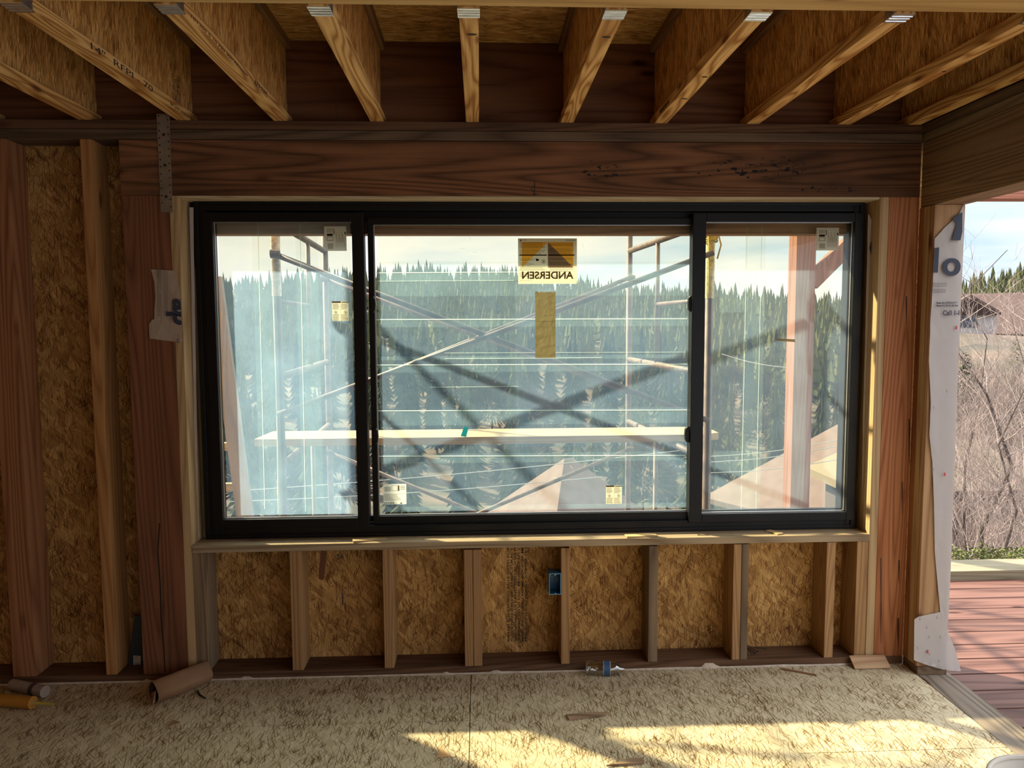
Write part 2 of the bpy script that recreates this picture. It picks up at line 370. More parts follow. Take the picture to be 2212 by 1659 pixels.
# roof mass over the wall: upper storey wall face outside
# ------------------------------------------------------------------ plates, header
board('top_plate', -3.4, 1.951, YI, YO, ZM + .001, ZT, wood('dark_plate', *PLATED, axis='x', stain=.6), 'dark brown upper plate the ceiling joists stand on above the window', 'wall plate')
board('top_plate', -3.4, 1.951, YI - .004, YO, ZB + .001, ZM - .001, wood('grey_plate', *PLATE, axis='x', stain=.4), 'weathered grey-brown lower plate lying directly on the window header', 'wall plate')
hd = board('window_header', -1.512, 1.951, YI, YO - .004, ZH, ZB - .001,
           wood('header_fir', *HEAD, axis='x', grain=14, knots=.8, stain=.75, con=1.25, stains=((1.02, .12, .32, .06), (1.28, .035, .10, .018), (1.42, .03, .04, .015), (.30, .11, .15, .035))),
           'long dark fir header beam spanning the window, with black mould spots', 'header')
mk('lit_underside_strip', MB().box(XL + .001, XR - .001, .006, YO - .006, ZH - .010, ZH - .0005), wood('lit_underside_pine', *PALE, axis='x', knots=.2), hd, .001)['label'] = 'pale added strip showing the header underside as lit'  # added strip; its pale colour stands in for light on the header's underside
# centre-line mark in pencil
cm = MB(); p = at(1155, 408, -.0015)
cm.box(p.x - .0015, p.x + .0015, -.0012, .0, p.z - .028, p.z + .035).box(p.x - .012, p.x + .014, -.0012, 0, p.z - .024, p.z - .021)
cm.tube([p + Vector((.012 * math.cos(a) - .002, .0012, .013 * math.sin(a))) for a in [math.radians(x) for x in range(60, 310, 25)]], .0012, 5)
mk('pencil_mark', cm, M_ink, hd)

# ------------------------------------------------------------------ left wall framing
board('wall_stud', -2.075, -1.975, YI, YO, ZP, ZB, fir('z'), 'reddish doubled wall stud at the far left edge of the back wall', 'stud')
board('wall_stud', -1.672, -1.626, YI, YO, ZP, ZB, fresh('z'), 'single warm brown stud standing alone left of the window post', 'stud')
lp = board('window_post', -1.510, -1.3135, YI, YO, ZP, ZH - .001, wood('post_fir_dark', (.13, .048, .022), (.30, .125, .06), axis='z', knots=.5, grain=10, stain=.3), 'wide dark reddish post under the left end of the header', 'post')
cr = MB(); pts = [(345, 1130), (341, 1190), (346, 1260), (348, 1330), (354, 1400), (357, 1452)]
for (a, b_), (c, d) in zip(pts[:-1], pts[1:]):
    p, q = at(a, b_, -.0008), at(c, d, -.0008); cr.bar(p, q, .004, .0016)
mk('crack', cr, plain('crack_dark', (.01, .006, .004), .9), lp)
board('trimmer_stud', -1.3125, XL, YI, YO, ZP, ZH - .001, wood('trimmer', *TRIM, axis='z', knots=.4), 'pale narrow trimmer stud along the left side of the window', 'stud')
board('bottom_plate', -3.4, 1.951, YI, YO, 0, ZP - .001, wood('dark_plate', *PLATED, axis='x', stain=.6), 'dark brown bottom plate running along the foot of the window wall', 'wall plate')
# ------------------------------------------------------------------ cripple studs
cripF = wood('cripple_pine', (.24, .12, .05), (.47, .28, .125), axis='z', knots=.7, grain=14)
cripG = wood('cripple_grey', (.13, .085, .05), (.33, .23, .14), axis='z', knots=.4, stain=.3)
for u0, u1, mt, lab, top in [
    (419, 446, cripG, 'dark stained short stud under the left end of the window sill', 0),
    (628, 652, cripF, 'short stud with curved grain, second from the left under the sill', 0),
    (828, 849, cripF, 'short stud between the second and third bays of boards under the sill', 0),
    (1003, 1021.5, cripF, 'straight-grained left half of the doubled short stud left of the printed board', .008),
    (1022.5, 1041, cripF, 'knot-grained right half of the doubled short stud left of the printed board', .008),
    (1212, 1231, cripF, 'short stud that carries the blue electrical box', .008),
    (1401, 1421, cripG, 'grey short stud in the next place right of the electrical box stud', .006),
    (1583, 1600, cripF, 'warm left half of the doubled short stud right of the water bottle', .004),
    (1601, 1616, cripG, 'rough grey right half of the doubled short stud beside the nails', .004),
    (1783, 1802, cripF, 'short stud standing alone near the right end of the sill', .002),
    (1848, 1872, cripF, 'short stud with a knot against the trimmer at the right end of the sill', 0)]:
    x0, x1 = at(u0, 1300).x, at(u1, 1300).x
    board('cripple_stud', x0, x1, YI, YO, ZP, ZSB - top - .0005, mt, lab, 'stud', 'cripple studs under the window sill')
sill = board('window_sill_plate', XL + .001, XR - .001, -.004, YO + .01, ZSB, ZS, wood('sill_pine', *SILL, axis='x', knots=.5, stain=.15), 'pale sunlit rough sill board under the window', 'sill')
# ------------------------------------------------------------------ right side framing
board('trimmer_stud', XR, 1.8125, YI, YO, ZP, ZH - .001, wood('trimmer', *TRIM, axis='z', knots=.4), 'pale sunlit trimmer stud along the right side of the window', 'stud')
rp_ = board('window_post', 1.8135, 1.951, YI, YO, ZP, ZH - .001, wood('post_fir', (.27, .085, .03), (.56, .24, .10), axis='z', knots=.7, grain=13), 'orange-red fir post with dark runs between window and corner', 'post')
for u, v0, v1, r in [(1903, 1205, 1345, .003), (1942, 1210, 1260, .004), (1940, 1335, 1400, .005), (1964, 905, 1000, .004), (1958, 640, 700, .004), (1976, 500, 560, .003), (1949, 1040, 1110, .003), (1903, 1300, 1390, .003)]:
    if u > 1966: continue
    p, q = at(u, v0, -.0006), at(u, v1, -.0006); rn = MB().tube([p, p.lerp(q, .3), q], [r * .8, r, r * .25], 6)
    rn.v = [(x, -.0006 + (y + .0006) * .12, z) for x, y, z in rn.v]
    mk('resin_run', rn, plain('resin_dark', (.035, .014, .008), .6), rp_)
YE = -.115
for k, (lab, mt) in enumerate([('innermost of three stacked corner studs, against the window wall', fir('z')), ('middle one of the three stacked studs at the wall corner', wood('trimmer', *TRIM, axis='z', knots=.4)),
                ('corner stud facing the room, with house wrap stapled over it', wood('end_stud', (.24, .12, .05), (.55, .34, .17), axis='z', knots=.9, grain=7))]):
    y1 = -.0003 - k * .038
    board('corner_stud', 1.9513, 2.086, y1 - .0365, y1, .039, 2.084, mt, lab, 'stud', 'stacked studs at the wall corner')
board('bottom_plate', 1.953, 2.088, -.118, -.001, 0, .038, wood('grey_plate', *PLATE, axis='y', stain=.4), 'short weathered block under the corner studs at the deck opening', 'wall plate')
board('top_plate', 1.952, 2.09, -6, .14, ZM + .001, ZT, wood('grey_plate', *PLATE, axis='y', stain=.3), 'upper plate over the opening to the deck, running towards the viewer', 'wall plate')
board('top_plate', 1.956, 2.09, -6, .14, ZB + .001, ZM - .001, wood('trim_plate', (.12, .085, .05), (.28, .21, .13), axis='y', stain=.3), 'lower plate over the opening to the deck, lying on the deck-side beam', 'wall plate')
board('opening_beam', 1.955, 2.09, -6, -.002, 2.085, ZB - .001, wood('beam_fir', (.16, .09, .045), (.40, .26, .145), axis='y', grain=14, knots=.6, stain=.3), 'deep brown beam over the opening to the deck', 'beam')
# ------------------------------------------------------------------ joists
XJ0, FW = -1.6765, .0556
YJ = -1.18
jl = thing('ceiling_joist', 'fourth', 'joist', (0 + FW / 2, (YJ + .1) / 2, ZT), 'ceiling joists above the window')
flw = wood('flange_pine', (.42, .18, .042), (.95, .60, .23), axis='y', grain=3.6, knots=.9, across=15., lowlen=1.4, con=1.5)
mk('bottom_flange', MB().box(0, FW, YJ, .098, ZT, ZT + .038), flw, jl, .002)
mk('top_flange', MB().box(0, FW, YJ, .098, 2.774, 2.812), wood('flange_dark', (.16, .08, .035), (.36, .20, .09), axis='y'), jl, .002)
mk('web', MB().box(FW / 2 - .0055, FW / 2 + .0055, YJ, .098, ZT + .038, 2.774), M_osb_yz, jl)
jl.location.x += XJ0 + 4 * .4064; jl['_o'] = tuple(jl.location)
jlabels = {0: 'first ceiling joist from the left, dim, ending left of the metal strap', 1: 'ceiling joist printed 14" RFPI-70, ending right above the metal strap', 2: 'ceiling joist printed APA EWS, above the left pane',
           3: 'ceiling joist with swirling grain, above the left mullion of the window', 4: 'ceiling joist seen straight end-on above the window, with a dark knot near its hanger',
           5: 'blotchy ceiling joist just right of the straight-on one', 6: 'sixth ceiling joist, its underside with two knots, above the right mullion',
           7: 'seventh ceiling joist, above the right pane', 8: 'orange-lit ceiling joist nearest the right corner'}
joists = {4: jl}; jl['label'] = jlabels[4]
for n in (0, 1, 2, 3, 5, 6, 7, 8):
    joists[n] = dup(jl, ((n - 4) * .4064, 0, 0), jlabels[n])
joists[9] = dup(jl, (1.888 - (XJ0 + 4 * .4064), 0, 0), 'joist resting along the plate of the deck-side wall')
joists[-1] = dup(jl, (-5 * .4064, 0, 0), 'joist cut off by the left edge of the picture')
def flange_text(n, s, y0, y1, size, rows=1):
    # on the right face of the bottom flange, reading towards the wall
    x = XJ0 + n * .4064 + FW + .0006; t = MB(); L_ = y1 - y0
    text(t, s, (x, y0, ZT + .008), (0, 1, 0), (0, 0, 1), size, .0003)
    mx = max(v[1] for v in t.v); k = L_ / (mx - y0)
    t.v = [(a, y0 + (b_ - y0) * k, c) for a, b_, c in t.v]
    mk('lettering', t, M_ink, joists[n])
flange_text(1, '14"  RFPI - 70', -.83, -.36, .030)
flange_text(2, 'APA EWS', -.47, -.30, .028)
flange_text(2, '101205 5 10 PRI 400 PR-L259', -1.08, -.55, .012)
flange_text(1, 'RFP I-JOIST 101205 F4 12', -.20, .02, .014)
wt = MB(); x = XJ0 + .4064 + FW / 2 + .0062
for k in range(5): text(wt, random.choice(['RATED 24 OC', 'EXPOSURE 1', 'PRP 108 HUD', 'PS2-10 WEB']), (x, -.10 + k * .016, 2.50), (0, 0, 1), (0, -1, 0), .018, .0003)
mk('web_lettering', wt, plain('faint_ink', (.12, .07, .04), .8), joists[1])
t = MB(); x = XJ0 + 6 * .4064 - .0006
text(t, 'RFPI JOIST RED ANT', (x, -.10, ZT + .012), (0, -1, 0), (0, 0, 1), .018, .0003); mk('lettering', t, M_ink, joists[6])
# knots / strikes on undersides
for n, y, r in [(4, -.99, .014), (5, -.98, .012), (6, -.62, .010), (6, -.36, .011), (8, -.70, .008)]:
    x = XJ0 + n * .4064 + FW * .62; k = MB()
    k.lathe([(0, 0), (r, 0), (r * .6, .0012), (0, .0012)], (x, y, ZT - .001), Matrix(((1.1, 0, 0), (0, .6, 0), (0, 0, 1))), 14)
    mk('knot', k, plain('knot_dark', (.05, .02, .01), .7), joists[n])
# hangers
for n in range(-1, 9):
    x = XJ0 + n * .4064; z = ZT
    h = thing('joist_hanger', '', 'bracket', (x + FW / 2, YJ + .02, z), 'metal hangers where the joists meet the ceiling beam')
    h['label'] = {-1: 'joist hanger outside the left edge of the frame', 0: 'dull metal hanger at the upper end of the first joist', 1: 'dark steel hanger at the top left corner of the picture', 2: 'grey metal hanger holding the joist printed APA EWS', 3: 'bright white-lit hanger on the joist above the left mullion',
                  4: 'bright metal hanger on the straight-on joist', 5: 'bright metal hanger on the joist right of the straight-on one', 6: 'bright metal hanger on the sixth joist, above the right mullion',
                  7: 'dull metal hanger on the joist above the right pane', 8: 'metal hanger half cut off at the top right edge of the picture'}[n]
    mk('seat', MB().box(x - .003, x + FW + .003, YJ, YJ + .062, z - .003, z - .0005), M_bright, h)
    mk('side_flange', MB().box(x - .003, x - .0005, YJ, YJ + .05, z - .0005, z + .10), M_galv, h); mk('side_flange', MB().box(x + FW + .0005, x + FW + .003, YJ, YJ + .05, z - .0005, z + .10), M_galv, h)
    for yy in (.014, .03, .048): mk('rib', MB().tube([(x - .002, YJ + yy, z - .0032), (x + FW + .002, YJ + yy, z - .0032)], .0022, 6), M_bright, h)
board('ceiling_beam', -3.4, 1.95, YJ - .14, YJ - .002, ZT + .004, 2.812, wood('beam_pine', (.50, .29, .10), (.80, .54, .22), axis='x', grain=10, knots=.5), 'light wood beam crossing the very top of the picture, carrying the joist hangers', 'beam')

# ------------------------------------------------------------------ strap tie
st = thing('strap_tie', 'long punched steel strap nailed down over plates and left window post', 'metal strap', at(354, 458, -.004))
p0, p1, p2, p3 = at(338, 246, -.0045), at(366, 246, -.0045), at(373, 459, -.0045), at(347, 458, -.0045)
sb = MB(); sb.prism([p0, p1, p2, p3], (0, 1, 0), .002); mk('strap_plate', sb, M_strap, st, .0003)
for i in range(13):
    for k, f in ((.15, 0.), (.85, .5)):
        t_ = (i + .3 + f) / 13.6
        if t_ > .98: continue
        a = p0.lerp(p3, t_); b_ = p1.lerp(p2, t_); c = a.lerp(b_, k)
        q = MB().lathe([(0, 0), (.0034, 0), (.0028, .0014), (0, .0018)], c, Matrix.Rotation(PI / 2, 3, 'X'), 10)
        mk('nail_head', q, M_nail, st)
for t_ in (.21, .52, .84):
    c = p0.lerp(p3, t_).lerp(p1.lerp(p2, t_), .5)
    mk('large_nail_head', MB().lathe([(0, 0), (.0065, 0), (.0055, .002), (0, .003)], c, Matrix.Rotation(PI / 2, 3, 'X'), 12), M_nail, st)

# ------------------------------------------------------------------ sealant along the foot
sm = MB(); x = -2.2
prev = None
while x < 1.83:
    hgt = .003 + .006 * max(0, noise.noise(Vector((x * 4, 0, 3)))) + (.007 if noise.noise(Vector((x * 9, 5, 0))) > .4 else 0)
    yy = -.003 - .006 * abs(noise.noise(Vector((x * 6, 2, 0))))
    if 1.02 < x < 1.06: hgt = .022
    cur = (x, yy, hgt)
    if prev:
        a, b_ = prev, cur
        sm.quad((a[0], 0.0005, a[2] + .004), (b_[0], 0.0005, b_[2] + .004), (b_[0], b_[1], b_[2] * .4), (a[0], a[1], a[2] * .4))
        sm.quad((a[0], a[1], a[2] * .4), (b_[0], b_[1], b_[2] * .4), (b_[0], b_[1] - .003, 0.0004), (a[0], a[1] - .003, 0.0004))
    prev = cur; x += .018
so_ = tag(mk('sealant_bead', sm, plain('dried_sealant', (.52, .43, .33), .7, 0, .2, 30), smooth=True), 'uneven whitish sealant line where the bottom plate meets the floor', 'sealant')

# ------------------------------------------------------------------ window
YW = .100
win = thing('window_1', '', '', (0, YW, .612)); del win['label']; del win['category']; struct(win)
X0, X1, Z0, Z1 = -1.248, 1.752, .617, 2.128
def ring(x0, x1, z0, z1, wl, wr, wb_, wt_, y0, y1):
    return MB().box(x0, x0 + wl, y0, y1, z0, z1).box(x1 - wr, x1, y0, y1, z0, z1).box(x0 + wl, x1 - wr, y0, y1, z0, z0 + wb_).box(x0 + wl, x1 - wr, y0, y1, z1 - wt_, z1)
mk('outer_frame', ring(X0, X1, Z0, Z1, .052, .045, .050, .042, YW, YW + .10), M_black, win, .003)
mk('frame_lip', ring(X0, X1, Z0, Z1, .02, .02, .018, .016, YW - .008, YW + .001), M_black, win, .002)
# panes: (glass rect in pixels)
def rect(u0, v0, u1, v1, Y): a, b_ = at(u0, v0, Y), at(u1, v1, Y); return a.x, b_.x, b_.z, a.z
pane = {}
films = {'left': filmmat('hazy_film_left', .225, tint=(.55, .80, 1.)), 'centre': filmmat('hazy_film_centre', .115, tint=(.50, .74, .94)), 'right': filmmat('hazy_film_right', .095, tint=(.50, .66, .80))}; film2 = filmmat('film_fold', .055, tint=(.5, .80, 1.), trans=(1, .99, .95)); crease = filmmat('film_crease', .40, tint=(.8, .95, 1))
glass = glassmat('window_glass'); spacer = plain('aluminium_spacer', (.75, .76, .74), .3, .7)
for nm, (u0, v0, u1, v1), yf, yb, wl, wr, wb_, wt_ in [
    ('left', (458, 479, 773, 1119), .088, .145, .042, .052, .040, .040),
    ('centre', (806, 485, 1493, 1105), .118, .165, .026, .026, .046, .030),
    ('right', (1526, 479, 1828, 1106), .088, .145, .060, .040, .040, .040)]:
    x0, x1, z0, z1 = rect(u0, v0, u1, v1, yf)
    mk('sash', ring(x0 - wl, x1 + wr, z0 - wb_, z1 + wt_, wl, wr, wb_, wt_, yf, yb), M_black, win, .0025)
    yg = (yf + yb) / 2
    mk('glass_pane', MB().box(x0 - .004, x1 + .004, yg, yg + .004, z0 - .004, z1 + .004), glass, win)
    mk('glazing_spacer', ring(x0 - .003, x1 + .003, z0 - .003, z1 + .003, .006, .006, .007, .005, yg - .006, yg - .001), spacer, win)
    mk('protective_film', MB().quad((x0 + .012, yg + .0046, z0 + .012), (x1 - .010, yg + .0046, z0 + .012), (x1 - .010, yg + .0046, z1 - .002), (x0 + .012, yg + .0046, z1 - .002)), films[nm], win)
    pane[nm] = (x0, x1, z0, z1, yg)
fo = MB(); ce = MB()
x0, x1, z0, z1, yg = pane['left']
for u0, u1, c_ in [(552, 602, 0), (645, 692, 0), (458, 470, 0)]:
    a, b_ = at(u0, 800, yg).x, at(u1, 800, yg).x; fo.quad((a, yg + .006, z0 + .012), (b_, yg + .006, z0 + .012), (b_, yg + .006, z1 - .002), (a, yg + .006, z1 - .002))
for u, v0, v1, u2 in [(557, 480, 1100, 572), (648, 480, 1105, 660), (598, 900, 1110, 601)]:
    ce.bar(at(u, v0, yg + .007), at(u2, v1, yg + .007), .0022, .0002)
x0, x1, z0, z1, yg = pane['right']
for u0, u1, v0, v1 in [(1612, 1643, 480, 1100), (1712, 1737, 480, 1100), (1556, 1612, 600, 675), (1545, 1640, 975, 1100)]:
    a, b_ = at(u0, v0, yg), at(u1, v1, yg); fo.quad((a.x, yg + .006, b_.z), (b_.x, yg + .006, b_.z), (b_.x, yg + .006, a.z), (a.x, yg + .006, a.z))
for u in (1611, 1643): ce.bar(at(u + 3, 490, yg + .007), at(u - 10, 1100, yg + .007), .0015, .0002)
x0, x1, z0, z1, yg = pane['centre']
for v0, v1 in [(565, 606), (590, 640), (688, 707), (787, 805), (770, 778), (886, 904), (904, 920), (982, 1002), (1095, 1104)]:
    yy_, za, zb_ = yg + .006 + v0 * 1e-6, at(900, v1, yg).z, at(900, v0, yg).z; fo.quad((x0 + .02, yy_, za), (x1 - .012, yy_, za), (x1 - .012, yy_, zb_), (x0 + .02, yy_, zb_))
for v, u0, u1, wd in [(588, 812, 1118, .003), (689, 812, 1484, .0028), (787, 812, 1484, .003), (773, 960, 1300, .0015), (761, 960, 1480, .001), (886, 812, 1484, .003), (984, 815, 1480, .003), (835, 930, 1120, .0012), (606, 812, 1110, .0012)]:
    ce.bar(at(u0, v + 1.5, yg + .0075), at(u1, v - .5, yg + .0075), wd, .0002)
random.seed(3)
for i in range(26):
    u, v = random.uniform(815, 1480), random.uniform(500, 1090); a = at(u, v, yg + .008); l = random.uniform(.006, .03); an = random.uniform(0, PI)
    ce.bar(a, a + Vector((math.cos(an) * l, 0, math.sin(an) * l)), .0008, .0002)
mk('film_fold', fo, film2, win); mk('film_crease', ce, crease, win)
for u, v in [(806, 658), (812, 942), (1491, 656), (1484, 938)]:
    c = at(u, v, .112); lt = MB(); s_ = 1 if u < 1100 else -1
    pts = [(c.x - s_ * .012, c.z - .037), (c.x + s_ * .002, c.z - .037), (c.x + s_ * .010, c.z - .026), (c.x + s_ * .012, c.z), (c.x + s_ * .010, c.z + .026), (c.x + s_ * .002, c.z + .037), (c.x - s_ * .012, c.z + .037)]
    lt.prism([(x, .100, z) for x, z in pts], (0, 1, 0), .022); mk('latch', lt, M_black, win, .003)
mk('frame_head_stop', MB().box(X0 + .05, X1 - .045, .146, .175, 2.045, 2.090).box(X0 + .05, X1 - .045, .146, .175, .664, .700), M_black, win, .001)
mk('nailing_fin', ring(X0 - .05, X1 + .05, Z0 - .03, Z1 + .03, .055, .055, .035, .035, .156, .159), M_black, win)
mk('outer_sill_track', MB().box(X0 + .05, X1 - .045, YW + .02, YW + .10, Z0 + .05, Z0 + .062), M_black, win, .002)

# ------------------------------------------------------------------ stickers on the glass
yc = pane['centre'][4] - .0015; yl = pane['left'][4] - .0015; yr = pane['right'][4] - .0015
paper = papermat('sticker_paper', (.66, .62, .46), .68, .12); white = papermat('label_paper', (.74, .74, .66), .68, .05); brownp = papermat('brown_paper_tape', (.46, .41, .27), .66, .5, 26)

def printmat(name, col):
    m, nt, N, L, o = newmat(name); t = nd(N, 'BsdfTransparent'); t.inputs[0].default_value = (*col, 1); L.new(t.outputs[0], o.inputs[0]); return m
orange = printmat('orange_print', (.98, .56, .10)); lightp = printmat('light_print', (.88, .88, .86)); brown = printmat('brown_print', (.30, .20, .16)); inkt = printmat('ink_on_paper', (.26, .20, .16))
def sheet(name, u0, v0, u1, v1, Y, mat, label, cat, group=None, parts=True):
    x0, x1, z0, z1 = rect(u0, v0, u1, v1, Y)
    if not parts:
        return tag(mk(name, MB().box(x0, x1, Y, Y + .0003, z0, z1), mat), label, cat, group), x0, x1, z0, z1
    t = thing(name, label, cat, ((x0 + x1) / 2, Y, z0), group)
    mk('paper', MB().quad((x0, Y, z0), (x1, Y, z0), (x1, Y, z1), (x0, Y, z1)), mat, t); return t, x0, x1, z0, z1
t, x0, x1, z0, z1 = sheet('window_sticker', 1119, 515, 1246, 613, yc, paper, 'large sticker with orange triangles and mirrored brand name on the centre pane', 'sticker')
W, H = x1 - x0, z1 - z0
def sp(a, b_, k=1): return Vector((x0 + a * W, yc - .0003 * k, z0 + b_ * H))
mk('orange_panel', MB().quad(sp(.065, .36), sp(.505, .92), sp(.065, .92)).quad(sp(.94, .36), sp(.94, .92), sp(.505, .92)), orange, t)
mk('light_triangle', MB().quad(sp(.065, .36, 2), sp(.505, .36, 2), sp(.505, .92, 2)), lightp, t)
mk('brown_triangle', MB().quad(sp(.505, .36, 2.2), sp(.94, .36, 2.2), sp(.505, .92, 2.2)), brown, t)
tx = MB(); text(tx, 'ANDERSEN', sp(.935, .115, 2), (-1, 0, 0), (0, 0, 1), .046, .0001, bold=.0012)
mn = min(v[0] for v in tx.v); k = (.87 * W) / (sp(.935, 0).x - mn); ox = sp(.935, 0).x; tx.v = [(ox + (a - ox) * k, b_, c) for a, b_, c in tx.v]
text(tx, 'ANDERSEN', sp(.97, .945, 2), (-1, 0, 0), (0, 0, 1), .0085, .0001); text(tx, 'DOUBLE', sp(.15, .955, 2), (-1, 0, 0), (0, 0, 1), .005, .0001)
text(tx, 'VIEW YOUR DEALER FOR MORE', sp(.24, .07, 2), (-1, 0, 0), (0, 0, 1), .004, .0001)
tx.lathe([(0, 0), (.005, 0), (.005, .0002)], sp(.045, .955, 2), Matrix.Rotation(PI / 2, 3, 'X'), 5)
mk('lettering', tx, inkt, t)
ln = MB(); random.seed(11)
for i in range(28):
    b_ = .90 - i * .0275
    if .56 < b_ < .60 or b_ < .02: continue
    for a0, a1 in ((.03, .47), (.53, .95)):
        if a0 < .4 and b_ < .62: a1 = .30 + .1 * random.random() if b_ > .38 else a1
        if random.random() < .8: ln.box(x0 + a0 * W, x0 + (a1 - random.random() * .1) * W, yc - .0010, yc - .0009, z0 + b_ * H, z0 + (b_ + .006) * H)
ln.box(x0 + .02 * W, x0 + .49 * W, yc - .001, yc - .0009, z0 + .62 * H, z0 + .645 * H).box(x0 + .51 * W, x0 + .96 * W, yc - .001, yc - .0009, z0 + .62 * H, z0 + .645 * H)
mk('printed_lines', ln, inkt, t)
c = sp(.43, .495, 3); cq = MB().tube([c + Vector((.0085 * math.cos(a), 0, .0085 * math.sin(a))) for a in [i * PI / 10 for i in range(21)]], .0007, 5)
cq.bar(c + Vector((-.006, 0, .006)), c + Vector((.006, 0, -.006)), .0012, .0003); cq.bar(c + Vector((-.002, 0, -.005)), c + Vector((.003, 0, .004)), .003, .0003)
c2 = sp(.33, .53, 3); cq.prism([c2 + Vector(p) for p in ((-.007, 0, -.006), (.007, 0, -.003), (.007, 0, .001), (-.007, 0, .007))], (0, 1, 0), .0002)
mk('prohibition_sign', cq, inkt, t)
# torn brown paper
x0, x1, z0, z1 = rect(1156, 629, 1200, 773, yc); pts = [(x0, yc, z0), (x1, yc, z0), (x1, yc, z1 - .004)]
for i in range(9): pts.append((x1 - (x1 - x0) * (i + .5) / 9.5, yc, z1 - (.004 if i % 2 else 0) - .003 * random.random()))
pts.append((x0, yc, z1 - .001)); tag(mk('paper_strip', MB().prism(pts, (0, 1, 0), .0004), brownp), 'wrinkled plain brown paper strip below the orange sticker', 'paper')
p_ = [at(1003, 921, yc), at(1012, 924, yc), at(1007, 944, yc), at(995, 942, yc)]
tag(mk('blue_tape', MB().prism(p_, (0, 1, 0), .0004), papermat('blue_tape', (.10, .55, .60), .5, .2)), 'small scrap of turquoise tape on the centre pane over the plank', 'tape')
tag(mk('tape_strip', MB().prism([at(1678, 731, yr), at(1717, 733, yr), at(1718, 739, yr), at(1678, 736, yr)], (0, 1, 0), .0004), papermat('beige_tape', (.45, .38, .24), .5, .2)), 'short beige tape strip on the right pane across the orange post', 'tape')
def label_sheet(u0, v0, u1, v1, Y, lab, rot):
    """shipping label: bars, boxes and lines; rot = turned on its side"""
    t, x0, x1, z0, z1 = sheet('shipping_label', u0, v0, u1, v1, Y, white, lab, 'label', 'shipping labels on the panes')
    W, H = x1 - x0, z1 - z0; y = Y - .0002
    q = MB()
    def bx(a0, b0, a1, b1):
        if rot: a0, b0, a1, b1 = b0, 1 - a1, b1, 1 - a0; 
        q.box(x0 + a0 * W, x0 + a1 * W, y, y + .0001, z0 + b0 * H, z0 + b1 * H)
    for i in range(14):
        a = .08 + i * .02
        if rot: bx(.70 + i * .016, .14, .70 + i * .016 + (.005 if i % 3 else .010), .40)
        else: bx(.06 + i * .019, .64, .06 + i * .019 + (.006 if i % 3 else .012), .88)
    if rot:
        bx(.30, .12, .39, .38); bx(.10, .42, .33, .45)
        for i in range(5): bx(.08, .13 + i * .055, .26, .145 + i * .055)
        bx(.22, .92, .33, .97)
        for i in range(9): bx(.20 + (i % 3) * .12, .52 + i * .045, .85 - (i % 2) * .2, .532 + i * .045)
        bx(.42, .12, .58, .135); bx(.42, .38, .58, .395); bx(.42, .12, .435, .39); bx(.565, .12, .58, .39)
    else:
        bx(.64, .66, .70, .93); bx(.36, .66, .62, .675); bx(.36, .92, .62, .935); bx(.36, .66, .375, .93); bx(.6, .66, .615, .93)
        for i in range(4): bx(.74, .72 + i * .055, .95, .74 + i * .055)
        for i in range(9): bx(.02, .50 - i * .038, .95 - (i * 37 % 40) / 100, .512 - i * .038)
        for i in range(6): bx(.04 + i * .075, .03, .04 + i * .075 + .035, .10)
        bx(.72, .03, .82, .08)
    mk('print', q, inkt, t)
label_sheet(700, 489, 749, 542, yl, 'sideways shipping label at the top of the left pane', True)
label_sheet(1764, 492, 1811, 541, yr, 'sideways shipping label at the top of the right pane', True)
label_sheet(828, 1046, 878, 1089, yc, 'upright shipping label at the bottom left of the centre pane', False)
def warn_sheet(u0, v0, u1, v1, Y, lab):
    t, x0, x1, z0, z1 = sheet('warning_sticker', u0, v0, u1, v1, Y, paper, lab, 'sticker', 'two-column warning stickers on the panes')
    W, H = x1 - x0, z1 - z0; y = Y - .0002
    q = MB()
    q.box(x0, x0 + .53 * W, y, y + .0001, z0 + .92 * H, z1).box(x0 + .56 * W, x1, y, y + .0001, z0 + .93 * H, z0 + .98 * H)
    for i in range(22):
        b_ = .87 - i * .04
        if .32 < b_ < .56: continue
        for a0 in (.03, .54): q.box(x0 + a0 * W, x0 + (a0 + .30 + .13 * random.random()) * W, y, y + .0001, z0 + b_ * H, z0 + (b_ + .016) * H)
    q.box(x0 + .51 * W, x0 + .52 * W, y, y + .0001, z0, z0 + .9 * H)
    for a in (.22, .80):
        c = Vector((x0 + a * W, y, z0 + .44 * H)); q.tube([c + Vector((.0075 * math.cos(k), 0, .0075 * math.sin(k))) for k in [i * PI / 8 for i in range(17)]], .0007, 5)
        q.bar(c + Vector((-.005, 0, .005)), c + Vector((.005, 0, -.005)), .0012, .0002); q.bar(c + Vector((-.002, 0, -.004)), c + Vector((.002, 0, .003)), .003, .0002)
    mk('print', q, inkt, t)
warn_sheet(717, 651, 754, 693, yl, 'small warning sticker in the middle of the left pane')
warn_sheet(1309, 1049, 1343, 1088, yc, 'small warning sticker at the bottom of the centre pane')

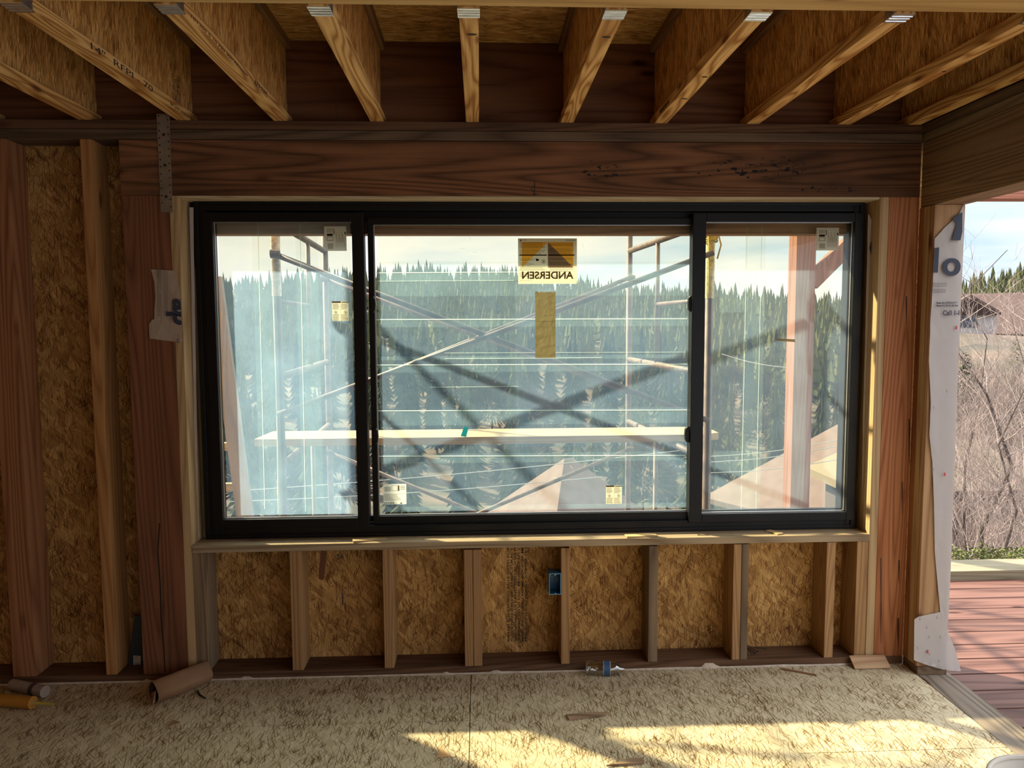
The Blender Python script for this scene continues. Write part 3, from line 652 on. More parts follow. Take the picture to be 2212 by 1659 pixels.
# ------------------------------------------------------------------ house wrap
wrapm = papermat('house_wrap', (.62, .56, .53), .25, .15, 7, dif=(.62, .565, .53)); wrapink = plain('wrap_ink', (.035, .042, .065), .7)
wrapd = papermat('torn_wrap', (.50, .38, .27), .2, .6, 14, dif=(.52, .42, .33))
def wavy_sheet(name, px, Y, mat, amp, parent=None, label=None, th=.0006, fr=9):
    """outline in pixels on plane Y, filled with a grid and rippled in depth"""
    P = [at(u, v, Y) for u, v in px]
    bm = bmesh.new(); vs = [bm.verts.new(p) for p in P]
    from mathutils.geometry import tessellate_polygon
    for tri in tessellate_polygon([[Vector((p.x, p.z, 0)) for p in P]]): bm.faces.new([vs[k] for k in tri])
    for _ in range(3): bmesh.ops.subdivide_edges(bm, edges=list(bm.edges), cuts=1, use_grid_fill=True)
    for v in bm.verts:
        v.co.y += -abs(amp * (noise.noise(Vector((v.co.x * fr, 1.3, v.co.z * fr * .35))) + .5 * noise.noise(Vector((v.co.x * fr * 3, 4, v.co.z * fr * 2)))))
    mb = MB(); bm.verts.index_update(); mb.v = [tuple(v.co) for v in bm.verts]; mb.f = [tuple(l.vert.index for l in f.loops) for f in bm.faces]; bm.free()
    o = mk(name, mb, mat, parent, smooth=True)
    return o
YR = YE - .004
wr = thing('house_wrap', 'torn white house wrap sheet hanging over the corner beside the deck', 'house wrap', at(2040, 1450, YR))
main = [(2082, 440), (2078, 600), (2070, 760), (2066, 900), (2060, 1050), (2055, 1200), (2048, 1340), (2046, 1360), (2062, 1400), (2076, 1450), (2058, 1449), (2041, 1446), (2036, 1380), (2031, 1322), (2026, 1270), (2019, 1190), (2017, 1090), (2014, 1000), (2007, 940), (2010, 870), (2006, 780), (2009, 700), (2014, 620), (2019, 515), (2040, 492), (2060, 474), (2072, 462)]
wavy_sheet('sheet', main, YR, wrapm, .005, wr)
wavy_sheet('lower_flap', [(2031, 1322), (1984, 1332), (1975, 1338), (1974, 1426), (2006, 1438), (2041, 1447), (2038, 1380)], YR - .003, wrapm, .003, wr)
lt = MB(); yy = YR - .0105
def onw(u, v): return at(u, v, yy)
o = onw(2035, 594); text(lt, 'o', o, (1, 0, 0), (0, 0, 1), .150, .0003, bold=.003)
o = onw(2016, 589); lt.prism([onw(2019, 536), onw(2029, 534), onw(2026, 589), onw(2016, 589)], (0, 1, 0), .0004)
lt.prism([onw(2058, 471), onw(2079, 458), onw(2079, 500), onw(2075, 519), onw(2056, 519), onw(2067, 484)], (0, 1, 0), .0004)
text(lt, 'Call 1-8', onw(2036, 681), (1, 0, 0), (0, 0, 1), .030, .0003, bold=.0006, squeeze=.86)
text(lt, 'Meets the ASTM E1677 T', onw(2023, 656), (1, 0, 0), (0, 0, 1), .0105, .0002, bold=.0003, squeeze=.84)
text(lt, 'Meets ICC-ES AC-38 Wat', onw(2023, 662), (1, 0, 0), (0, 0, 1), .0105, .0002, bold=.0003, squeeze=.84)
for v in (611.5, 614.5, 618, 625, 628, 631):
    text(lt, 'House wrap is designed as secondary weather', onw(2014 if v < 624 else 2012, v + 1), (1, 0, 0), (0, 0, 1), .0055, .0001, squeeze=.62)
lt.v = [(min(x, onw(2076, 600).x), y, z) for x, y, z in lt.v]
mk('lettering', lt, wrapink, wr)
for u, v in [(2066, 708), (2041, 1025), (2004, 1408)]: mk('red_mark', MB().prism([onw(u - 1.6, v - 4), onw(u + 1.6, v - 4), onw(u + 1.4, v + 3.5), onw(u - 1.8, v + 3.5)], (0, 1, 0), .0004), plain('red_print', (.5, .04, .05), .7), wr)
for u, v in [(2033, 498), (2017, 880), (2045, 845), (2017, 1014), (1987, 1337), (2024, 1334), (2002, 1356), (2007, 1376), (1982, 1400), (2028, 1428), (2008, 1413), (2031, 1376)]: mk('staple', MB().bar(onw(u, v - 3), onw(u, v + 3), .0012, .0006), M_nail, wr)
# left torn piece
tl = thing('torn_wrap', 'torn printed scrap of building paper lapped over the left window post', 'house wrap', at(360, 738, -.003))
outl = [(326, 582), (352, 583), (379, 585), (383, 602), (388, 625), (392, 650), (393, 700), (394, 740), (378, 738), (350, 735), (324, 731), (322, 715), (322, 702), (328, 692), (334, 689), (334, 670), (336, 640), (334, 610)]
wavy_sheet('sheet', outl, -.003, wrapd, .006, tl)
lt = MB()
def onl(u, v): return at(u, v, -.0115)
for i, u in enumerate((340, 343.5, 347, 354.5, 358, 361)):
    lt.bar(onl(u, 584), onl(u + 1, 684 if i not in (2,) else 700), .0009, .0002)
text(lt, 'ap', onl(392, 646), (0, 0, -1), (1, 0, 0), .115, .0003, bold=.003); lo = min(v[0] for v in lt.v)
dx = onl(369, 690).x; 
mv = [i for i, v in enumerate(lt.v)]
lt2 = MB(); text(lt2, 'ap', (0, 0, 0), (0, 0, -1), (1, 0, 0), .12, .0003, bold=.004)
lt3 = MB()
for i, u in enumerate((340, 343.5, 347, 354.5, 358, 361)): lt3.bar(onl(u, 584), onl(u + 1, 684 if i not in (2,) else 700), .0009, .0002)
z_top = onl(380, 646).z; xb = onl(376, 690).x; xr = onl(392, 690).x
n0 = len(lt3.v); lt3.v += [(min(a + xb, xr), b_ + onl(380, 690).y, c + z_top) for a, b_, c in lt2.v]; lt3.f += [tuple(n0 + i for i in f) for f in lt2.f]
c = onl(387, 736); lt3.tube([c + Vector((min(.009 * math.cos(a), .006), 0, .009 * math.sin(a))) for a in [PI / 2 + i * PI / 9 for i in range(10)]], .001, 5)
text(lt3, 'R', c + Vector((-.004, 0, -.005)), (1, 0, 0), (0, 0, 1), .010, .0002)
mk('lettering', lt3, wrapink, tl)
# wrap tucked in beside the frame
for side, col in (('left', [(409, 448), (418, 448), (419, 560), (421, 650), (423, 760), (425, 900), (428, 1080), (431, 1160), (426, 1160), (424, 1060), (419, 900), (416, 740), (413, 600)]),
                  ('right', [(1875, 462), (1888, 486), (1886, 600), (1882, 700), (1879, 820), (1874, 960), (1868, 1080), (1862, 1085), (1864, 900), (1868, 760), (1872, 600)])):
    o = wavy_sheet('wrap_edge', col, .082 if side == 'left' else .075, wrapm, .004)
    tag(o, 'narrow strip of white wrap tucked between frame and %s' % ('left trimmer, crumpled' if side == 'left' else 'sunlit right trimmer, with printed letters'), 'house wrap')
    if side == 'right':
        q = MB(); a = at(1884, 535, .066); q.prism([a + Vector((.004 * 0 + .012, 0, .035)), a + Vector((.012, 0, -.035)), a + Vector((-.004, 0, -.030)), a + Vector((-.012, 0, 0)), a + Vector((-.004, 0, .030))], (0, 1, 0), .0003)
        mk('lettering', q, wrapink, o)

# ------------------------------------------------------------------ printing on the sheathing, stain, electrical box
pr = MB(); y = YO - .0008
lines = ['RATED SHEATHING 32/16 SIZED FOR S', 'THICKNESS 0.451 IN.  STRUCTURAL 1 R', 'SHEAR WALLS PANELIZED ROOFS PS2', 'CONFORMS TO US DOC PRODUCT LN-224', 'MANUFACTURED HOME ROOF-2A MFG', 'PRP-210 CIS CATEGORY 7/16 PS2-10 W']
for i, s in enumerate(lines):
    a = at(1101 + i * 7.6, 1386 if i != 3 else 1398, YO); b_ = at(1101 + i * 7.6, 1172, YO); q = MB()
    text(q, s, (a.x, y, a.z), (0, 0, 1), (-1, 0, 0), .0155, .0002, bold=.0002); mz = max(v[2] for v in q.v); k = (b_.z - a.z) / (mz - a.z)
    n0 = len(pr.v); pr.v += [(v[0], v[1], a.z + (v[2] - a.z) * k) for v in q.v]; pr.f += [tuple(n0 + j for j in f) for f in q.f]
for u, v, s in [(726, 1208, '24'), (822, 1208, '16')]: a = at(u, v, YO); text(pr, s, (a.x, y, a.z), (1, 0, 0), (0, 0, 1), .035, .0002)
bw = [o for o in C.objects if o.name == 'wall_back'][0]
mk('trim_lettering', pr, plain('stamp_ink', (.035, .028, .022), .85), bw)
q = MB(); q.prism([at(693, 1190, y), at(706, 1190, y), at(700, 1250, y), at(697, 1253, y), at(689, 1251, y), at(688, 1244, y)], (0, 1, 0), .0004); mk('trim_stain', q, plain('rust_stain', (.16, .055, .022), .8), bw)
q = MB().box(at(738, 1282, y).x, at(741.5, 1282, y).x, y, y + .0004, at(738, 1307, y).z, at(738, 1282, y).z); mk('trim_mark', q, plain('grey_mark', (.10, .08, .07), .8), bw)
eb = thing('electrical_box', 'empty blue plastic electrical box nailed to the short stud', 'electrical box', at(1199, 1284, .02))
x0, x1, z0, z1 = rect(1186, 1239, 1212, 1284, -.004); M_blue = plain('blue_plastic', (.025, .11, .22), .45); y1 = .062
mk('box_shell', MB().box(x0, x0 + .002, -.004, y1, z0, z1).box(x1 - .003, x1 - .0005, -.004, y1, z0, z1).box(x0, x1, -.004, y1, z0, z0 + .002).box(x0, x1, -.004, y1, z1 - .002, z1).box(x0, x1, y1 - .002, y1, z0, z1), M_blue, eb, .0005)
mk('rim', ring(x0, x1, z0, z1, .003, .003, .003, .003, -.0055, -.003), plain('light_blue_plastic', (.12, .33, .48), .4), eb)
c = Vector(((x0 * .62 + x1 * .38), .055, z1 - .022)); q = MB().box(x0 + .004, x0 + .034, y1 - .006, y1 - .003, z1 - .034, z1 - .004); mk('inner_label', q, plain('box_label', (.30, .33, .33), .6), eb)
mk('inner_knockout', MB().lathe([(0, 0), (.008, 0), (.008, .003), (0, .003)], (c.x, y1 - .006, c.z), Matrix.Rotation(PI / 2, 3, 'X'), 16), plain('box_hole', (.01, .02, .03), .6), eb)
q = MB()
for dx in (.010, .034): xa = x0 + dx; za = z0 + .040; q.v += []; q.box(xa, xa + .010, y1 - .004, y1 - .0025, za, za + .0012).box(xa, xa + .010, y1 - .004, y1 - .0025, za + .012, za + .0132).box(xa + .010, xa + .0112, y1 - .004, y1 - .0025, za, za + .0132)
mk('knockout_outline', q, plain('light_blue_plastic', (.12, .33, .48), .4), eb)
for zz in (z0 + .004, z1 - .006): mk('screw_lug', MB().lathe([(0, 0), (.0035, 0), (.0035, .006), (0, .006)], ((x0 + x1) / 2 + .002, .001, zz), Matrix.Rotation(PI / 2, 3, 'X'), 12), plain('light_blue_plastic', (.12, .33, .48), .4), eb)

# metal flashing piece and its sticker
fp = MB(); fp.prism([at(291, 1330, .10), at(303, 1330, .10), at(308, 1453, .10), at(273, 1453, .10), at(283, 1390, .10)], (0, 1, 0), .002)
fm = thing('metal_flashing', 'dark grey-blue metal piece standing between stud and left post', 'flashing', at(292, 1453, .10))
mk('metal_sheet', fp, plain('blue_grey_metal', (.05, .07, .085), .5, .4), fm)
q = MB(); q.prism([at(288, 1416, .098), at(304, 1417, .098), at(304, 1437, .098), at(288, 1437, .098)], (0, 1, 0), .0005); mk('price_label', q, plain('price_paper', (.6, .55, .48), .7), fm)
q = MB()
for i in range(7): a = at(290.5 + i * 1.7, 1436, .097); q.box(a.x, a.x + .0012, .0972, .0976, a.z, a.z + .011)
for v in (1419, 1422, 1426): a = at(290, v, .097); q.box(a.x, a.x + .016, .0972, .0976, a.z, a.z + .001)
mk('barcode', q, M_ink, fm)

# ------------------------------------------------------------------ loose things on the sill
shim = wood('shim_wood', (.42, .26, .11), (.72, .53, .29), axis='x', knots=0, grain=16)
def wedge(name, p, q, wd, t0, t1, label, mat, cat='wood shim', group='wood shims on the sill'):
    """tapered shim from p (thick) to q (thin), resting on z"""
    p, q = Vector(p), Vector(q); d = (q - p).normalized(); n = Vector((-d.y, d.x, 0)) * wd / 2; z = Vector((0, 0, 1)); mb = MB()
    mb.v = [tuple(a) for a in (p - n, p + n, q + n, q - n, p - n + z * t0, p + n + z * t0, q + n + z * t1, q - n + z * t1)]
    mb.f = [(0, 3, 2, 1), (4, 5, 6, 7), (0, 1, 5, 4), (1, 2, 6, 5), (2, 3, 7, 6), (3, 0, 4, 7)]
    return tag(mk(name, mb, mat, bevel=.0004), label, cat, group)
zs = ZS + .0006
wedge('wood_shim', (-.575, .018, zs), (-.43, .062, zs), .034, .009, .001, 'thick-ended wood shim slanting across the left part of the sill', shim)
wedge('wood_shim', (.655, .022, zs), (.80, .040, zs), .036, .007, .003, 'pale flat shim on the sill beneath the right mullion', shim)
wedge('wood_shim', (1.365, .016, zs), (1.335, .088, zs), .036, .006, .003, 'short shim end pointing under the right sash', shim)
q = MB().tube([(.99, .030, zs + .002), (1.04, .022, zs + .002)], .0015, 6).tube([(.988, .0305, zs + .002), (.990, .030, zs + .002)], .0035, 6)
tag(mk('nail', q, M_nail), 'single nail lying on the sill left of the short shim', 'nail')

# ------------------------------------------------------------------ loose things on the floor
card = plain('cardboard', (.30, .165, .085), .85, 0, .12, 12)
A, B = atz(342, 1532, 0), atz(402, 1488, 0)
A = Vector((-1.385, -.20, .047)); B = Vector((-1.245, -.035, .047)); d = (B - A).normalized(); R3 = d.to_track_quat('Z', 'Y').to_matrix()
cb = thing('cardboard_roll', 'open brown cardboard tube lying on the floor by the left post', 'cardboard tube', (A.x, A.y, 0))
prof = MB(); n = 40; Lr = .245
for zz in (0, Lr):
    for k in range(n + 1):
        t_ = -.35 + (2 * PI * 1.08) * k / n; r = .043 + .004 * k / n
        sq = 1 + .12 * math.cos(2 * t_); prof.v.append(tuple(A + R3 @ Vector((r * math.cos(t_) * sq, r * math.sin(t_) * (2 - sq), zz))))
for k in range(n): prof.f.append((k, k + 1, n + 1 + k + 1, n + 1 + k))
ob = mk('tube', prof, card, cb, smooth=True)
sm_ = ob.modifiers.new('thick', 'SOLIDIFY'); sm_.thickness = .002
mk('inner_wall', MB().lathe([(.040, .004), (.040, Lr - .01), (0, Lr - .01)], A, R3, 24), plain('cardboard_inner_shade', (.07, .035, .02), .9), cb)  # shade inside the tube put into a darker cardboard colour
mk('inner_flap', MB().prism([A + R3 @ Vector(p) for p in ((.036, -.016, .010), (-.010, -.040, .006), (-.058, -.018, -.030), (-.036, .022, -.006))], R3 @ Vector((0, 0, 1)), .0015), card, cb)
q = MB().tube([(-1.235, -.105, .004), (-1.215, -.140, .004), (-1.175, -.175, .004)], [.004, .0045, .002], 6); tag(mk('rubber_strip', q, plain('black_rubber', (.01, .01, .01), .6), smooth=True), 'thin black strip lying beside the cardboard tube', 'strip')

def cartridge(name, a, b_, r, body, label, nozzle=None, cap=None):
    a, b_ = Vector(a), Vector(b_); d = (b_ - a); Ln = d.length; R3 = d.to_track_quat('Z', 'Y').to_matrix()
    t = thing(name, label, 'sealant tube', (a.x, a.y, 0))
    mk('tube_body', MB().lathe([(0, 0), (r * .9, 0), (r, .002), (r, Ln - .004), (r * 1.04, Ln - .004), (r * 1.04, Ln), (r * .9, Ln + .001), (0, Ln + .001)], a, R3, 28), body, t, smooth=False)
    if nozzle:
        mk('tube_cap', MB().lathe([(0, 0), (r * .3, 0), (r * .28, .014), (0, .014)], b_, R3, 16), M_bright, t)
        mk('nozzle', MB().lathe([(.0075, 0), (.0060, .02), (.0035, .085), (0, .086)], b_ + R3 @ Vector((0, 0, .012)), R3, 14), nozzle, t)
    if cap: mk('printed_panel', MB().lathe([(r * 1.012, Ln * .62), (r * 1.012, Ln * .74)], a, R3, 28), cap, t)
    return t
cartridge('sealant_tube', (-2.055, -.045, .024), (-1.872, -.118, .024), .024, plain('tube_white', (.34, .27, .22), .5, 0, .08, 30), 'off-white sealant tube lying against the foot of the wall', cap=plain('tube_print', (.06, .045, .06), .6))
cartridge('adhesive_tube', (-2.12, -.165, .025), (-1.868, -.215, .025), .025, plain('tube_orange', (.46, .21, .03), .4), 'orange adhesive tube with yellow nozzle lying on the floor', nozzle=plain('nozzle_yellow', (.55, .42, .06), .4))

# plastic bottle
bt = thing('plastic_bottle', 'crushed clear plastic bottle with a blue label lying by the wall', 'bottle', (.55, -.035, 0))
clear = glassmat('clear_plastic', .30, (.88, .88, .87))
prof = [(.0, 0), (.024, .001), (.030, .008), (.031, .03), (.026, .045), (.030, .06), (.0315, .085), (.0315, .108), (.029, .118), (.027, .135), (.018, .155), (.012, .165), (.0115, .175), (0, .176)]
a = Vector((.465, -.030, .031)); R3 = Vector((1, -.10, -.02)).normalized().to_track_quat('Z', 'Y').to_matrix()
mb = MB().lathe(prof, a, R3, 26)
mb.v = [tuple(Vector(p) + Vector((0, noise.noise(Vector(p) * 30) * .007, noise.noise(Vector(p) * 26 + Vector((5, 0, 0))) * .006))) for p in mb.v]
mb.v = [(x, y, max(.0015, z)) for x, y, z in mb.v]
mk('bottle_body', mb, clear, bt, smooth=True)
lbp = MB().lathe([(.0325, .082), (.0325, .110)], a, R3, 26); mk('label_band', lbp, plain('bottle_label', (.035, .10, .22), .5), bt, smooth=True)
lb2 = MB().lathe([(.0328, .0805), (.0328, .0825)], a, R3, 26).lathe([(.0328, .1095), (.0328, .112)], a, R3, 26); mk('label_edge', lb2, plain('label_edge', (.55, .48, .42), .5), bt)

# lone wood bits
wd_ = wood('offcut_wood', (.36, .21, .11), (.60, .40, .23), axis='x', knots=0, grain=18)
pa, pb, pc_, pd = atz(1848, 1444), atz(1934, 1443), at(1929, 1420, -.006), at(1844, 1421, -.006)
q = MB().prism([Vector((1.700, -.050, .002)), Vector((1.868, -.052, .002)), Vector((1.858, -.009, .046)), Vector((1.692, -.009, .046))], Vector((0, -.7, .7)), .005)
tag(mk('wood_offcut', q, wd_, bevel=.0006), 'pale slant-cut offcut leaning on the plate at the right corner', 'wood offcut')
a, b_ = atz(1688, 1446), atz(1764, 1460); q = MB().bar(a + Vector((0, 0, .004)), b_ + Vector((0, 0, .003)), .010, .005, Vector((0, 0, 1))); tag(mk('wood_stick', q, plain('stick_brown', (.26, .12, .06), .7)), 'thin brown stick on the floor near the right corner', 'wood stick')
q = MB().prism([atz(945, 1637, .001), atz(975, 1634, .001), atz(951, 1615, .001)], (0, 0, 1), .0015); tag(mk('cardboard_scrap', q, plain('scrap_orange', (.62, .36, .15), .8)), 'sunlit orange-brown triangular scrap on the floor', 'cardboard scrap')
q = MB().prism([atz(357, 1573, .001), atz(390, 1560, .001), atz(374, 1556, .001)], (0, 0, 1), .0015); tag(mk('cardboard_scrap', q, card), 'dim triangular scrap on the floor in front of the cardboard tube', 'cardboard scrap')
for pts, lab in [(((1222, 1547), (1229, 1556), (1300, 1548), (1318, 1541), (1250, 1543)), 'dark splintered wood chip on the shaded floor below the bottle'),
                 (((1310, 1656), (1350, 1653), (1392, 1650), (1388, 1640), (1352, 1643), (1342, 1650)), 'pale splinter in the sun patch at the bottom of the picture')]:
    P = [atz(u, v, .0015) for u, v in pts]; q = MB().prism(P, (0, 0, 1), .007); tag(mk('wood_splinter', q, wood('splinter_wood', (.14, .08, .045), (.48, .33, .20), axis='x', knots=0)), lab, 'wood chip')
# nails on the plate
for i, (u0, v0, u1, v1) in enumerate([(1613, 1398, 1631, 1411), (1614, 1394, 1637, 1408), (1615, 1401, 1624, 1413), (1617, 1396, 1655, 1402)]):
    a, b_ = atz(u0, v0, ZP + .004 + i * .003), atz(u1, v1, ZP + .004 + i * .003)
    a.y = max(a.y, .01); b_.y = max(b_.y, .01)
    q = MB().tube([a, b_], .0016, 6).tube([b_, b_ + (b_ - a).normalized() * .0015], .0038, 8)
    tag(mk('nail', q, M_nail), 'loose nail in the small heap on the plate beside the doubled stud', 'nail', 'nails on the bottom plate')
# bucket, only its rim shows
bc = thing('plastic_bucket', 'white plastic bucket, only its rim showing at the bottom right corner', 'bucket', (1.655, -.99, 0))
_f = atz(2190, 1628, .34); bcc = Vector((_f.x, _f.y - .157, 0)); bc.location = bcc; bc['_o'] = tuple(bcc)
mk('bucket_body', MB().lathe([(0, .001), (.130, .001), (.150, .33), (.146, .33), (.127, .004), (0, .004)], bcc, None, 40), plain('bucket_white', (.62, .56, .47), .4), bc, smooth=True)
mk('rim', MB().lathe([(.149, .318), (.158, .318), (.158, .338), (.146, .340), (.145, .330)], bcc, None, 40), plain('bucket_white', (.62, .56, .47), .4), bc, smooth=True)

# ================================================================== outside
# deck
redw = wood('red_stained_deck', (.07, .028, .019), (.205, .102, .074), axis='x', knots=.9, grain=7, stain=0, rough=.6)
ZD = -.035
for k, y1 in enumerate([1.185 - i * .1548 for i in range(24)]):
    board('deck_board', 2.114, 6.6, y1 - .146, y1, ZD - .038, ZD, redw, ('red-stained deck board, number %d from the curb, counted towards the room' % (k + 1)) if k else 'outermost red-stained deck board, against the yellow-grey curb', 'deck board', 'red deck boards', .003)
db0 = [o for o in C.objects if o.name.startswith('deck_board')]
ords = ['first', 'second', 'third', 'fourth', 'fifth', 'sixth', 'seventh', 'eighth', 'ninth', 'tenth', 'eleventh', 'twelfth', 'thirteenth', 'fourteenth', 'fifteenth', 'sixteenth', 'seventeenth', 'eighteenth', 'nineteenth', 'twentieth', 'twenty-first', 'twenty-second', 'twenty-third', 'twenty-fourth']
for k, o in enumerate(db0):
    if k: o['label'] = 'red-stained deck board, the %s one counted in from the curb' % ords[k]
board('deck_curb', 2.0, 6.6, 1.192, 1.415, ZD - .14, .02, wood('curb_wood', (.17, .14, .085), (.32, .28, .18), axis='x', knots=.3, stain=.1), 'thick yellow-grey timber curb along the far edge of the deck', 'curb')
# outside trim over the window, porch beam, post, brace
z_ = at(1100, 503, .30).z
board('outer_trim', -1.6, 2.0, .17, .26, z_ - .02, z_ + .16, wood('outer_fir', (.20, .09, .05), (.40, .22, .14), axis='x'), 'reddish outside board crossing just above the glass', 'board')
pcol = wood('post_redwood', (.15, .06, .035), (.28, .13, .085), axis='z', knots=.4)
a = at(1712, 900, 2.0); px0 = a.x; pst = board('porch_post', px0, px0 + .14, 2.0, 2.14, -4., 2.45, pcol, 'tall square brown porch post seen through the right pane', 'post')
board('porch_beam', px0 - .1, 7, 2.0, 2.14, 2.452, 2.70, wood('porch_beam_wood', (.25, .09, .05), (.46, .2, .13), axis='x'), 'reddish porch beam above the deck at the top right', 'beam')
q = MB().bar((px0 + .13, 2.07, 1.86), (px0 + .75, 2.07, 2.48), .11, .09); tag(mk('knee_brace', q, pcol, bevel=.002), 'diagonal brace from porch post up to the porch beam', 'brace')

# scaffold
rust = plain('scaffold_steel', (.10, .062, .045), .6, .1, .45, 16)
YN, YF = .45, 2.0
def P(u, v, Y): return at(u, v, Y)
scf = thing('scaffold', 'rusty tubular steel scaffold standing outside the window', 'scaffold', (0, 1.2, -4.))
def leg(x, Y, name='leg'): mk(name, MB().tube([(x, Y, -4), (x, Y, 3.1)], .021, 12), rust, scf, smooth=True)
xs = {'nl': at(603, 800, YN).x, 'nr': at(1530, 800, YN).x, 'fl': at(708, 800, YF).x, 'fr': at(1358, 800, YF).x}
leg(xs['nl'], YN); leg(xs['nr'], YN); leg(xs['fl'], YF); leg(xs['fr'], YF)
def rod(p, q, r=.0165, name='brace'): mk(name, MB().tube([p, q], r, 10), rust, scf, smooth=True)
z1_ = at(711, 543, YF).z; z2_ = at(712, 781, YF).z; z3_ = at(710, 917, YF).z
for l_, a_, b_ in (('l', 'nl', 'fl'), ('r', 'nr', 'fr')):
    for z in (z1_, z2_, z3_): rod((xs[a_], YN, z), (xs[b_], YF, z), .019, 'rung')
    t = .57; xm = xs[a_] * (1 - t) + xs[b_] * t; ym = YN * (1 - t) + YF * t
    rod((xm, ym, z2_), (xm, ym, z1_), .014, 'inner_post'); rod((xm, ym, -3), (xm, ym, z3_), .014, 'inner_post')
    zs_ = at(1430, 657, ym).z; rod((xs[a_], YN, zs_), (xm, ym, zs_), .012, 'short_rung')
zA, zB = at(600, 552, YN).z, at(1530, 906, YN).z
def brace(xa, xb, Y, za, zb): rod((xa, Y - .03, za), (xb, Y - .03, zb), .0145)
brace(xs['nl'], xs['nr'], YN, at(603, 550, YN).z, at(1530, 908, YN).z); brace(xs['nl'], xs['nr'], YN - .02, at(603, 893, YN).z, at(1530, 548, YN).z)
brace(xs['fl'], xs['fr'], YF, at(708, 603, YF).z, at(1358, 848, YF).z); brace(xs['fl'], xs['fr'], YF - .02, at(708, 855, YF).z, at(1358, 600, YF).z)
brace(xs['fl'], xs['fr'], YF, at(708, 975, YF).z, at(1358, 1240, YF).z); brace(xs['fl'], xs['fr'], YF - .02, at(708, 1240, YF).z, at(1358, 968, YF).z)
for a, Y, zz in (('nl', YN, at(603, 550, YN).z), ('fl', YF, at(708, 603, YF).z), ('fl', YF, at(708, 855, YF).z), ('fr', YF, at(1358, 848, YF).z), ('fr', YF, at(1358, 600, YF).z), ('fl', YF, at(708, 975, YF).z), ('fr', YF, at(1358, 968, YF).z)):
    mk('clamp', MB().tube([(xs[a] - .012, Y - .045, zz), (xs[a] + .03, Y - .045, zz)], [.022, .016], 8), rust, scf)
c = at(1076, 737, YN - .05); mk('pivot_bolt', MB().lathe([(0, 0), (.012, 0), (.012, .012), (0, .014)], c, Matrix.Rotation(PI / 2, 3, 'X'), 12), rust, scf)
ylab = plain('sticker_yellow', (.62, .55, .25), .7, 0, .3, 60)
zq0, zq1 = at(1530, 645, YN).z, at(1530, 520, YN).z
mk('leg_sticker', MB().lathe([(.0225, zq0), (.0225, zq1)], (xs['nr'], YN, 0), None, 20), ylab, scf)
mk('leg_sticker', MB().lathe([(.0225, at(600, 640, YN).z), (.0225, at(600, 505, YN).z)], (xs['nl'], YN, 0), None, 20), plain('sticker_white', (.75, .74, .68), .7, 0, .3, 60), scf)
q = MB()
for i in range(5):
    q.tube([(xs['nr'] + .034 * math.cos(a_), YN + .034 * math.sin(a_), at(1530, 500 + i * 5, YN).z + .005 * math.sin(a_ * 2 + i)) for a_ in [k * PI / 6 for k in range(13)]], .005, 6)
q.tube([(xs['nr'] + .03, YN - .02, at(1530, 500, YN).z), (xs['nr'] + .045, YN - .03, at(1530, 530, YN).z), (xs['nr'] + .03, YN - .02, at(1530, 560, YN).z)], .004, 6)
q.tube([(xs['nr'] - .02, YN - .03, at(1530, 500, YN).z), (xs['nr'] - .014, YN - .035, at(1530, 590, YN).z), (xs['nr'] - .01, YN - .03, at(1530, 640, YN).z)], .004, 6)
q.tube([(xs['nr'] + .02, YN - .03, at(1530, 498, YN).z), (xs['nr'] + .05, YN - .04, at(1530, 478, YN).z)], .004, 6).tube([(xs['nr'] - .02, YN - .03, at(1530, 498, YN).z), (xs['nr'] + .02, YN - .04, at(1530, 480, YN).z)], .004, 6)
tag(mk('yellow_rope', q, plain('rope_yellow', (.55, .45, .10), .8), smooth=True), 'yellow rope knotted around the top of the right scaffold leg', 'rope')
# plank
zt = z3_ + .02; a = atz(560, 960, zt); ypl = 1.42
lo_ = atz(1100, 943, zt + .042).y; hi_ = atz(1100, 926, zt + .042).y
hi_ = min(max(hi_, lo_ + .2), 1.9)
x0 = atz(556, 945, zt + .042).x; x1 = atz(1560, 938, zt + .042).x
q = MB(); q.box(x0 + .05, x1 - .05, lo_, hi_, zt, zt + .042)
pk = MB().prism([(x0, lo_ + .01, zt), (x0 + .12, lo_, zt), (x1 - .15, lo_, zt), (x1, lo_ + .06, zt), (x1, hi_, zt), (x0 + .02, hi_, zt)], (0, 0, 1), .042)
tag(mk('scaffold_plank', pk, wood('plank_pine', (.24, .18, .10), (.40, .32, .20), axis='x', knots=.4), bevel=.002), 'pale wooden plank lying across the scaffold rungs', 'plank')
# leaning board and the boards behind it
q = MB().bar(at(462, 600, .9), at(532, 1130, .78), .085, .038); tag(mk('leaning_board', q, wood('pale_board', (.25, .21, .17), (.40, .35, .30), axis='z', knots=.5), bevel=.002), 'pale board leaning steeply outside the left pane', 'board')
for i, (u, v) in enumerate([(479, 772), (480, 867), (492, 957), (504, 1045)]):
    a = at(u, v, 1.1); b_ = at(u, v + 17, 1.1)
    board('rail_board', -3.2, a.x, 1.1, 1.14, b_.z, a.z, wood('rail_pine', (.25, .18, .09), (.42, .33, .20), axis='x', knots=.2), ['uppermost', 'second from the top', 'third from the top', 'lowest'][i] + ' of four light board ends at the left edge of the glass', 'board', 'light board ends behind the leaning board')
